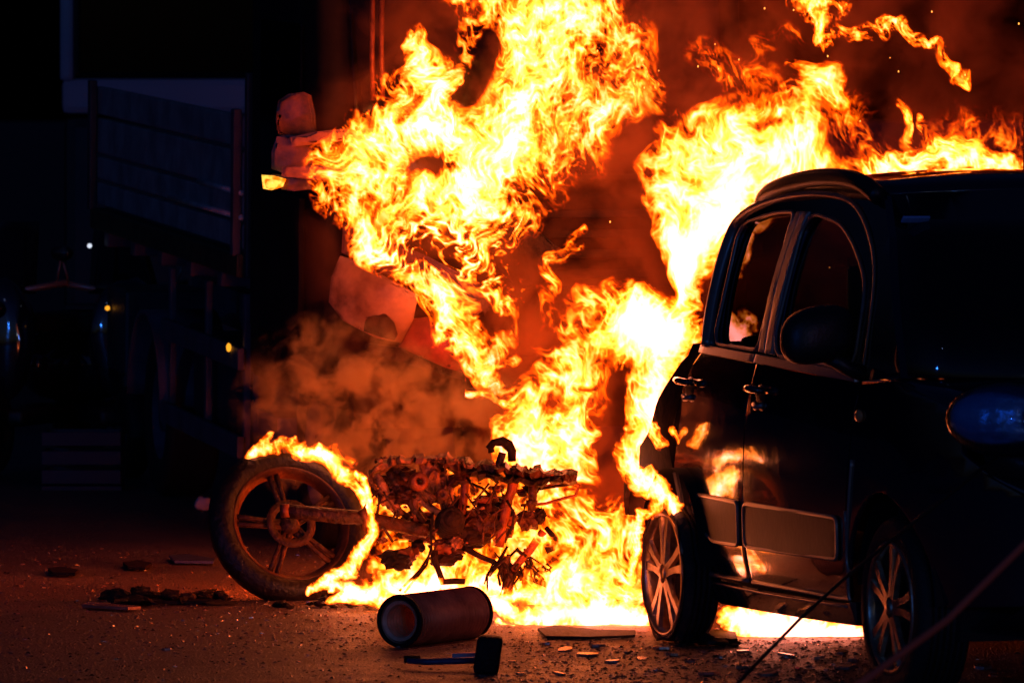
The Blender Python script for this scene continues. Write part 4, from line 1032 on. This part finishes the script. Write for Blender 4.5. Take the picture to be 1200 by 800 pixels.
# ================================================================ FLAMES
def flame_mat():
    m = bpy.data.materials.new('flame'); m.use_nodes = True; nt = m.node_tree; L = nt.links
    for n in list(nt.nodes): nt.nodes.remove(n)
    o = nt.nodes.new('ShaderNodeOutputMaterial'); at = nt.nodes.new('ShaderNodeAttribute'); at.attribute_name = 'burn'
    sc = nt.nodes.new('ShaderNodeMath'); sc.operation = 'DIVIDE'; sc.inputs[1].default_value = 1.4; L.new(at.outputs['Fac'], sc.inputs[0])
    r = nt.nodes.new('ShaderNodeValToRGB'); L.new(sc.outputs[0], r.inputs[0])
    # hue and radiance of the gas against its heat: far brighter than the camera can hold, always redder than it looks once clipped
    st = [(.0, .03, (1, .02, 0)), (.12, .3, (1, .045, 0)), (.24, .85, (1, .095, .0)), (.36, 1.8, (1, .16, .004)), (.50, 3.0, (1, .205, .014)), (.66, 4.4, (1, .215, .034)), (.82, 5.8, (1, .205, .058)), (.98, 7.4, (1, .205, .10)), (1.15, 9.6, (1, .2, .11)), (1.35, 10., (1, .26, .2))]
    cr = r.color_ramp; r2 = nt.nodes.new('ShaderNodeValToRGB'); L.new(sc.outputs[0], r2.inputs[0]); cs = r2.color_ramp
    while len(cr.elements) < len(st): cr.elements.new(.5); cs.elements.new(.5)
    for e, e2, (p, g, c) in zip(cr.elements, cs.elements, st): e.position = e2.position = p / 1.4; e.color = (*c, 1); e2.color = (g / 10, g / 10, g / 10, 1)
    a = nt.nodes.new('ShaderNodeMapRange'); a.interpolation_type = 'SMOOTHSTEP'; a.inputs['From Min'].default_value = .04; a.inputs['From Max'].default_value = .20; a.inputs['To Max'].default_value = 9.; L.new(at.outputs['Fac'], a.inputs['Value'])
    mu = nt.nodes.new('ShaderNodeMath'); mu.operation = 'MULTIPLY'; L.new(a.outputs[0], mu.inputs[0]); L.new(r2.outputs[0], mu.inputs[1])
    em = nt.nodes.new('ShaderNodeEmission'); L.new(r.outputs[0], em.inputs[0]); L.new(mu.outputs[0], em.inputs[1])
    tr = nt.nodes.new('ShaderNodeBsdfTransparent'); ad = nt.nodes.new('ShaderNodeAddShader'); L.new(em.outputs[0], ad.inputs[0]); L.new(tr.outputs[0], ad.inputs[1]); L.new(ad.outputs[0], o.inputs[0])
    m.cycles.emission_sampling = 'NONE'
    return m
M['flame'] = flame_mat()
RES = 1.25
def flame(label, win, strokes, seed, Y, T, holes=(), fil=(), kw={}, back=.55, gain=1., group=None, lean=0.):
    """a body of burning gas: a front and a back sheet of wrinkled flame round a body T metres deep at its thickest.
    lean: how many metres the foot of the flame stands nearer than its head"""
    V = []; Fq = []; Hh = []; base = 0
    for side, res, sd in ((-1, RES, seed), (1, RES * 2, seed + 500)):
        X, Yp, B, H = field(*win, strokes, seed, holes, res=res, fil=fil, tseed=sd, **kw)
        if side == 1: H = H * back
        H = H * gain
        h, w = H.shape; keep = H > .03
        t = T * np.sqrt(np.clip(B, 0, .7) / .7)
        rel = (fbm(X / 60, Yp / 60, sd + 900, 3) - .5) * T * .8 + (fbm(X / 18, Yp / 18, sd + 950, 2) - .5) * T * .25
        rel = rel * np.clip(B * 4, 0, 1)
        D = Y + side * t + rel - lean * ((Yp - win[1]) / win[3] - .5)
        P3 = np.stack([(X - 600) / FOC * D, D, CAMZ - (Yp - HOR) / FOC * D], -1)
        P3[..., 2] = np.maximum(P3[..., 2], .004)
        q = keep[:-1, :-1] | keep[1:, :-1] | keep[:-1, 1:] | keep[1:, 1:]
        idx = np.arange(h * w).reshape(h, w); qs = np.stack([idx[:-1, :-1][q], idx[1:, :-1][q], idx[1:, 1:][q], idx[:-1, 1:][q]], 1)
        u, inv = np.unique(qs, return_inverse=True); V.append(P3.reshape(-1, 3)[u]); Hh.append(H.reshape(-1)[u]); Fq.append(inv.reshape(-1, 4) + base); base += len(u)
    V = np.concatenate(V).astype(np.float32); Fq = np.concatenate(Fq).astype(np.int32); Hh = np.concatenate(Hh).astype(np.float32)
    c = np.array([(V[:, 0].min() + V[:, 0].max()) / 2, (V[:, 1].min() + V[:, 1].max()) / 2, V[:, 2].min()], np.float32); V -= c
    me = bpy.data.meshes.new('flame'); me.vertices.add(len(V)); me.vertices.foreach_set('co', V.ravel())
    me.loops.add(len(Fq) * 4); me.loops.foreach_set('vertex_index', Fq.ravel()); me.polygons.add(len(Fq))
    me.polygons.foreach_set('loop_start', np.arange(0, len(Fq) * 4, 4, dtype=np.int32)); me.update()
    me.attributes.new('burn', 'FLOAT', 'POINT').data.foreach_set('value', np.clip(Hh, 0, 1.6))
    me.materials.append(M['flame'])
    o = bpy.data.objects.new('flame', me); COL.objects.link(o); o.location = Vector([float(k) for k in c])
    return tag(o, label, 'flame', group)
flame('large fireball billowing from the truck cab out of the top of the picture', (330, -60, 480, 560), [
 (.56,[(392,238,24),(425,195,48),(465,150,46),(520,150,56)]),
 (.62,[(408,252,26),(445,285,24),(480,300,22)]),
 (.66,[(468,48,15),(490,78,25),(515,110,20),(525,140,20)]),
 (.62,[(500,215,50),(560,195,60),(600,150,64),(635,90,62),(640,30,60),(645,-50,60)]),
 (.46,[(585,60,44),(560,10,34),(530,-20,24)]),
 (.34,[(540,60,20),(530,100,16)]),
 (.50,[(470,110,30),(500,150,40),(540,160,40)]),
 (.30,[(735,50,36),(740,110,30),(760,100,20)]),(.34,[(700,120,50),(690,60,50)]),
 (.34,[(630,205,40),(680,165,44),(705,110,38),(715,50,32),(690,0,40),(690,-50,40)]),
 (.24,[(735,60,30),(765,95,20),(770,110,12)]),
 (.42,[(425,225,18),(500,228,28),(560,215,42),(610,175,30),(600,140,26)]),
 (.46,[(440,270,30),(500,275,40),(560,270,44),(605,240,34)]),
 (.62,[(500,325,18),(530,350,28),(540,395,28),(550,428,20),(566,455,13)]),
 (.45,[(560,300,26),(590,345,14),(600,370,10)]),
 (.45,[(565,420,12),(595,400,9),(602,385,6)]),
 (.5,[(570,450,8),(590,470,8)]),
 ], 3, 28.25, .22, holes=[(505,192,38,11,-.15,.8),(548,95,18,30,.5,.7),(572,50,14,26,.3,.5),(430,120,14,12,0,.3),(520,300,34,14,.1,.35),(475,130,12,20,0,.3)],
 fil=[[(470,290,20),(530,290,34),(590,280,30)],[(590,300,24),(600,350,20)]])
flame('column of fire rising behind the right end of the burnt motorcycle', (560, 300, 250, 440), [
 (.95,[(610,500,30),(625,530,38),(640,560,26)]),
 (.5,[(605,480,22),(640,440,20),(655,425,18)]),
 (.6,[(648,430,20),(665,460,22),(668,500,28),(690,540,20)]),
 (.31,[(668,375,14),(690,350,20),(725,345,22)]),
 (.36,[(680,380,18),(695,395,16)]),
 (.17,[(640,410,18),(690,440,26),(700,480,22)]),
 (.42,[(640,640,30),(680,610,34),(720,610,28),(745,640,22)]),
 (.72,[(640,690,30),(690,670,40),(730,690,34)]),
 (.5,[(655,580,24),(690,585,20)]),
 (.34,[(600,600,24),(640,640,34),(700,640,44),(745,680,26)]),
 (.15,[(640,350,14),(680,420,34),(690,500,30),(720,580,30),(745,600,20)]),
 ], 11, 27.0, .16, holes=[(705,520,22,40,.3,.35),(680,590,20,14,0,.3),(630,600,26,14,.3,.3),(740,560,16,30,0,.3)], kw=dict(detail=.8,rag=.5), lean=1.6)
flame('mushroom shaped white flame curling up at the tail of the car', (680, 320, 180, 330), [
 (1.15,[(738,398,40),(758,392,42),(785,388,36)]),
 (.75,[(780,400,36),(785,440,34),(775,470,32)]),
 (.85,[(775,470,32),(762,500,26),(742,530,20),(748,550,18),(765,575,16),(782,590,16)]),
 ], 19, 25.25, .12, kw=dict(rag=.22,warp=.6,detail=.8))
flame('tall flame rolling up over the rear roof edge of the car', (730, 60, 330, 330), [
 (.62,[(785,185,28),(790,215,26),(785,265,22),(800,290,20)]),
 (.5,[(800,160,32),(835,150,36),(880,150,38)]),
 (.95,[(800,330,14),(820,290,36),(840,250,44),(850,215,36)]),
 (.60,[(800,200,44),(850,190,56),(900,185,50),(935,180,36)]),
 (.7,[(790,240,30),(800,290,26),(808,330,16)]),
 (.40,[(860,240,34),(920,215,30),(980,205,20)]),
 (.4,[(920,200,30),(980,200,22),(1020,205,14)]),
 (.42,[(920,170,30),(945,130,26),(965,100,20),(985,120,10)]),
 (.35,[(975,125,14),(950,90,10),(930,85,7)]),
 ], 23, 25.6, .15, holes=[(895,150,14,8,.3,.4)], kw=dict(rag=.40,detail=.62,con=1.35))
flame('torn ribbon of flame drifting free in the dark sky at the upper right', (900, -40, 270, 200), [
 (.62,[(940,-12,16),(958,10,20),(965,35,12),(972,55,7)]),
 (.45,[(965,20,18),(990,12,10)]),
 (.4,[(985,40,9),(1015,42,11),(1050,30,13),(1070,40,9)]),
 (.48,[(1070,42,10),(1092,55,8),(1100,66,9),(1115,80,8),(1132,92,9)]),
 ], 29, 25.6, .05, kw=dict(rag=.5,detail=1.3))
flame('flames licking up behind the front roof of the car', (1000, 90, 200, 130), [
 (.62,[(1030,208,14),(1060,195,22),(1090,185,28),(1120,185,26),(1155,196,20),(1190,205,12)]),
 (.5,[(1065,160,7),(1062,135,8),(1058,120,7)]),(.42,[(1085,145,7),(1082,130,4)]),
 ], 31, 25.5, .08, kw=dict(rag=.45))
flame('white hot burning pool on the road between motorcycle and car wheel', (570, 660, 220, 100), [
 (1.3,[(640,724,18),(700,722,22),(752,728,16)]),(.9,[(585,712,9),(610,722,12),(640,728,12)]),(.7,[(578,728,4),(600,740,4),(625,738,5)]),
 ], 15, 25.45, .12, kw=dict(rag=.5,warp=.5), lean=.5)
flame('low bright flames under the engine of the fallen motorcycle', (370, 600, 250, 130), [
 (.95,[(395,705,10),(430,698,12),(480,690,16),(540,685,16),(590,690,18)]),
 (.5,[(440,690,14),(500,670,20),(560,672,18),(600,680,14)]),
 (.42,[(450,665,16),(520,660,22),(580,665,26)]),
 ], 37, 26.75, .08, kw=dict(rag=.55,warp=.8))
flame('thin rim of flame round the top and back of the motorcycle tyre', (260, 490, 200, 220), [
 (.62,[(286,550,3),(300,536,6),(318,530,7)]),(.5,[(322,530,6),(335,524,9),(350,522,10)]),(.55,[(312,524,5),(316,514,4)]),(.5,[(340,520,5),(345,511,3)]),(.95,[(352,530,8),(375,530,10),(392,540,10),(408,554,9)]),(.8,[(408,554,9),(422,574,7),(430,598,5)]),(.35,[(398,528,9),(412,540,8)]),
 ], 41, 26.72, .03, kw=dict(rag=.45,warp=.6,detail=1.3))
flame('white fire on the road under the car between its wheels', (820, 690, 210, 80), [
 (1.3,[(850,725,14),(890,728,24),(940,735,22),(990,742,16),(1015,745,8)]),
 ], 43, 24.75, .10, kw=dict(rag=.4,warp=.4))
flame('thin orange wisp hanging between the two large fires', (620, 240, 100, 120), [
 (.3,[(645,350,6),(660,320,10),(672,290,9),(680,265,5)]),(.3,[(682,300,8),(690,285,6)]),
 ], 47, 27.6, .04, kw=dict(rag=.4))
flame('small scraps of flame dripping below the fireball', (545, 400, 90, 90), [
 (.8,[(542,445,9),(545,462,6)]),(.6,[(552,465,5),(575,472,6),(590,478,4)]),(.5,[(580,430,6),(600,415,5)]),
 ], 51, 28.0, .04, kw=dict(rag=.7,detail=1.5))
flame('small bright flame licking over the rear wheel arch of the car', (725, 530, 100, 190), [
 (1.0,[(752,560,12),(775,575,13),(790,590,9)]),(.8,[(790,590,9),(797,608,5)]),
 (.8,[(752,600,6),(747,630,6),(744,665,6),(746,700,7)]),(.7,[(770,590,8),(758,605,6)]),
 ], 61, 24.32, .03, kw=dict(rag=.35,warp=.5,detail=1.3))
flame('small tuft of flame dripping from the burnt bodywork behind the rear door', (755, 480, 60, 70), [
 (.7,[(765,500,10),(775,515,7)]),(.8,[(790,500,4),(797,520,3),(800,540,2)]),
 ], 63, 24.5, .02, kw=dict(rag=.4,warp=.4,detail=1.3))
flame('dull orange glow standing in for fire-lit smoke behind the motorcycle frame', (420, 520, 300, 190), [  # glowing sheets put in place of the lit smoke behind the engine
 (.30,[(455,590,34),(520,600,44),(590,600,46),(650,620,40)]),(.34,[(470,650,30),(540,650,36),(610,650,40)]),
 ], 67, 27.1, .05, kw=dict(rag=.3,warp=1.,detail=.8))
flame('faint red rags of dying flame in the smoke above the car', (800, 10, 400, 200), [
 (.16,[(830,60,20),(860,90,26),(900,100,24)]),(.17,[(1000,150,40),(1040,180,36)]),(.15,[(1120,150,34),(1180,170,40)]),(.14,[(890,60,18),(930,40,16)]),
 ], 71, 26.4, .08, kw=dict(rag=.32,warp=1.2))
flame('flame at the open tailgate, seen through the rear side window', (825, 255, 75, 165), [
 (1.1,[(848,372,10),(858,388,16),(866,402,14),(872,410,10)]),(.5,[(882,275,3),(878,300,5),(870,322,4)]),(.4,[(872,368,8),(884,385,7)]),
 ], 73, 24.85, .03, gain=1.2, kw=dict(rag=.4,warp=.5,detail=1.2))
flame('ragged white tongue of flame running down the right side of the motorcycle tyre', (350, 550, 110, 165), [
 (.9,[(412,560,4),(424,578,5),(431,598,5)]),(.9,[(432,602,5),(435,624,7),(426,642,8),(412,662,9),(392,682,8),(372,695,4)]),
 (.8,[(400,690,5),(420,682,7),(440,690,6)]),
 ], 79, 26.28, .02, kw=dict(rag=.5,warp=.6,detail=1.5))
flame('broken patches of fire on the road behind the ribbed tube', (380, 665, 260, 80), [
 (.9,[(392,708,6),(420,700,9),(450,704,8)]),(1.0,[(560,690,10),(590,702,12),(620,700,14)]),(.8,[(470,690,8),(510,684,9)]),
 ], 83, 25.9, .05, kw=dict(rag=.6,warp=.6,detail=1.4))


# lights of the fire: where the gas burns brightest
def glow(px, py, Y, watt, r=.10, col=(1, .075, .005)):
    l = bpy.data.lights.new('fire_glow', 'POINT'); l.energy = watt; l.color = col; l.shadow_soft_size = r
    o = bpy.data.objects.new('fire_glow', l); o.location = W(px, py, Y); COL.objects.link(o)
    o.visible_camera = False; o.visible_glossy = False
    return o
for a in ((470, 200, 28.1, 18), (590, 160, 28.1, 40), (640, 30, 28.1, 16), (540, 380, 28.0, 14), (625, 520, 27.0, 90), (690, 690, 26.0, 70), (640, 722, 25.4, 34), (735, 712, 25.2, 34), (760, 400, 25.2, 16),
          (830, 240, 25.6, 14), (900, 190, 25.7, 10), (1100, 190, 25.6, 3), (500, 640, 26.95, 110), (920, 730, 24.8, 12), (390, 535, 26.8, 1), (438, 640, 27.0, 75)):
    glow(*a)

# lamps of the emergency vehicles standing behind the photographer
def beacon(name, loc, watt, r, col):
    l = bpy.data.lights.new(name, 'POINT'); l.energy = watt; l.color = col; l.shadow_soft_size = r
    o = bpy.data.objects.new(name, l); o.location = loc; COL.objects.link(o)
beacon('blue_beacon', (9, -6, 3.2), 420, .25, (.03, .2, 1.))
beacon('blue_beacon', (-17, -3, 5.0), 1300, .25, (.03, .2, 1.))
beacon('white_lamp', (4.5, -2, 3.6), 90, .16, (.8, .9, 1.))
beacon('white_lamp', (6.5, 3, 2.2), 60, .14, (.8, .9, 1.))
beacon('red_beacon', (10, 2, 2.4), 130, .15, (1., .05, .09))


# ================================================================ SMOKE
def smoke_mat(name, dens, col=(.42, .24, .16), freq=2.2, thr=.42, edge=1.4, con=4., det=3.):
    m = bpy.data.materials.new(name); m.use_nodes = True; nt = m.node_tree; L = nt.links
    for n in list(nt.nodes): nt.nodes.remove(n)
    o = nt.nodes.new('ShaderNodeOutputMaterial'); pv = nt.nodes.new('ShaderNodeVolumePrincipled'); L.new(pv.outputs[0], o.inputs['Volume'])
    pv.inputs['Color'].default_value = (*col, 1); pv.inputs['Anisotropy'].default_value = .2
    tc = nt.nodes.new('ShaderNodeTexCoord'); ge = nt.nodes.new('ShaderNodeNewGeometry')
    ln = nt.nodes.new('ShaderNodeVectorMath'); ln.operation = 'LENGTH'; L.new(tc.outputs['Object'], ln.inputs[0])
    n = nt.nodes.new('ShaderNodeTexNoise'); n.inputs['Scale'].default_value = freq; n.inputs['Detail'].default_value = det; n.inputs['Roughness'].default_value = .6; n.inputs['Distortion'].default_value = .5
    L.new(ge.outputs['Position'], n.inputs['Vector'])
    # density = clamp(edge * (1 - r) + (noise - thr) * 3)
    a = nt.nodes.new('ShaderNodeMath'); a.operation = 'MULTIPLY_ADD'; a.inputs[1].default_value = -edge; a.inputs[2].default_value = edge; L.new(ln.outputs['Value'], a.inputs[0])
    b = nt.nodes.new('ShaderNodeMath'); b.operation = 'MULTIPLY_ADD'; b.inputs[1].default_value = con; b.inputs[2].default_value = -con * thr; L.new(n.outputs[0], b.inputs[0])
    c = nt.nodes.new('ShaderNodeMath'); c.operation = 'MINIMUM'; c.inputs[1].default_value = 1.; L.new(a.outputs[0], c.inputs[0])
    d = nt.nodes.new('ShaderNodeMath'); d.operation = 'MULTIPLY'; d.use_clamp = True; L.new(c.outputs[0], d.inputs[0])
    b2 = nt.nodes.new('ShaderNodeMath'); b2.operation = 'ADD'; b2.inputs[1].default_value = .35; b2.use_clamp = True; L.new(b.outputs[0], b2.inputs[0]); L.new(b2.outputs[0], d.inputs[1])
    e = nt.nodes.new('ShaderNodeMath'); e.operation = 'MULTIPLY'; e.inputs[1].default_value = dens; L.new(d.outputs[0], e.inputs[0]); L.new(e.outputs[0], pv.inputs['Density'])
    return m
def smoke(label, px, py, Y, rx, ry, rz, m):
    """an ellipsoid of smoke; rx, rz in picture pixels, ry in metres"""
    bm = bmesh.new(); bmesh.ops.create_icosphere(bm, subdivisions=3, radius=1.0)
    o = obj('smoke', bm, m, None, label=label, cat='smoke', kind='stuff'); k = Y / FOC
    o.location = W(px, py, Y); o.scale = (rx * k, ry, rz * k); return o
S1 = smoke_mat('drifting_smoke', 6.5, freq=3.4, thr=.53, con=10, det=5, col=(.40, .24, .15))
S2 = smoke_mat('thin_smoke', 1.7, freq=3.0, thr=.54, con=10, det=5, col=(.5, .3, .2))
S3 = smoke_mat('smoke_puff', 13, freq=7.5, thr=.56, edge=1.5, con=11, det=5, col=(.30, .34, .30))
smoke('brown smoke glowing orange behind the large fireball', 640, 230, 28.75, 300, .42, 420, S1)
smoke('dark red smoke filling the sky above the car', 990, 90, 27.2, 400, .9, 330, S2)
smoke('rolling orange brown smoke above the motorcycle wheel', 400, 480, 27.7, 135, .34, 125, S3)
smoke('orange smoke between motorcycle and truck bumper', 520, 525, 27.9, 165, .35, 118, S3)
smoke('orange smoke behind the fire between motorcycle and car', 700, 480, 27.9, 150, .5, 220, S1)
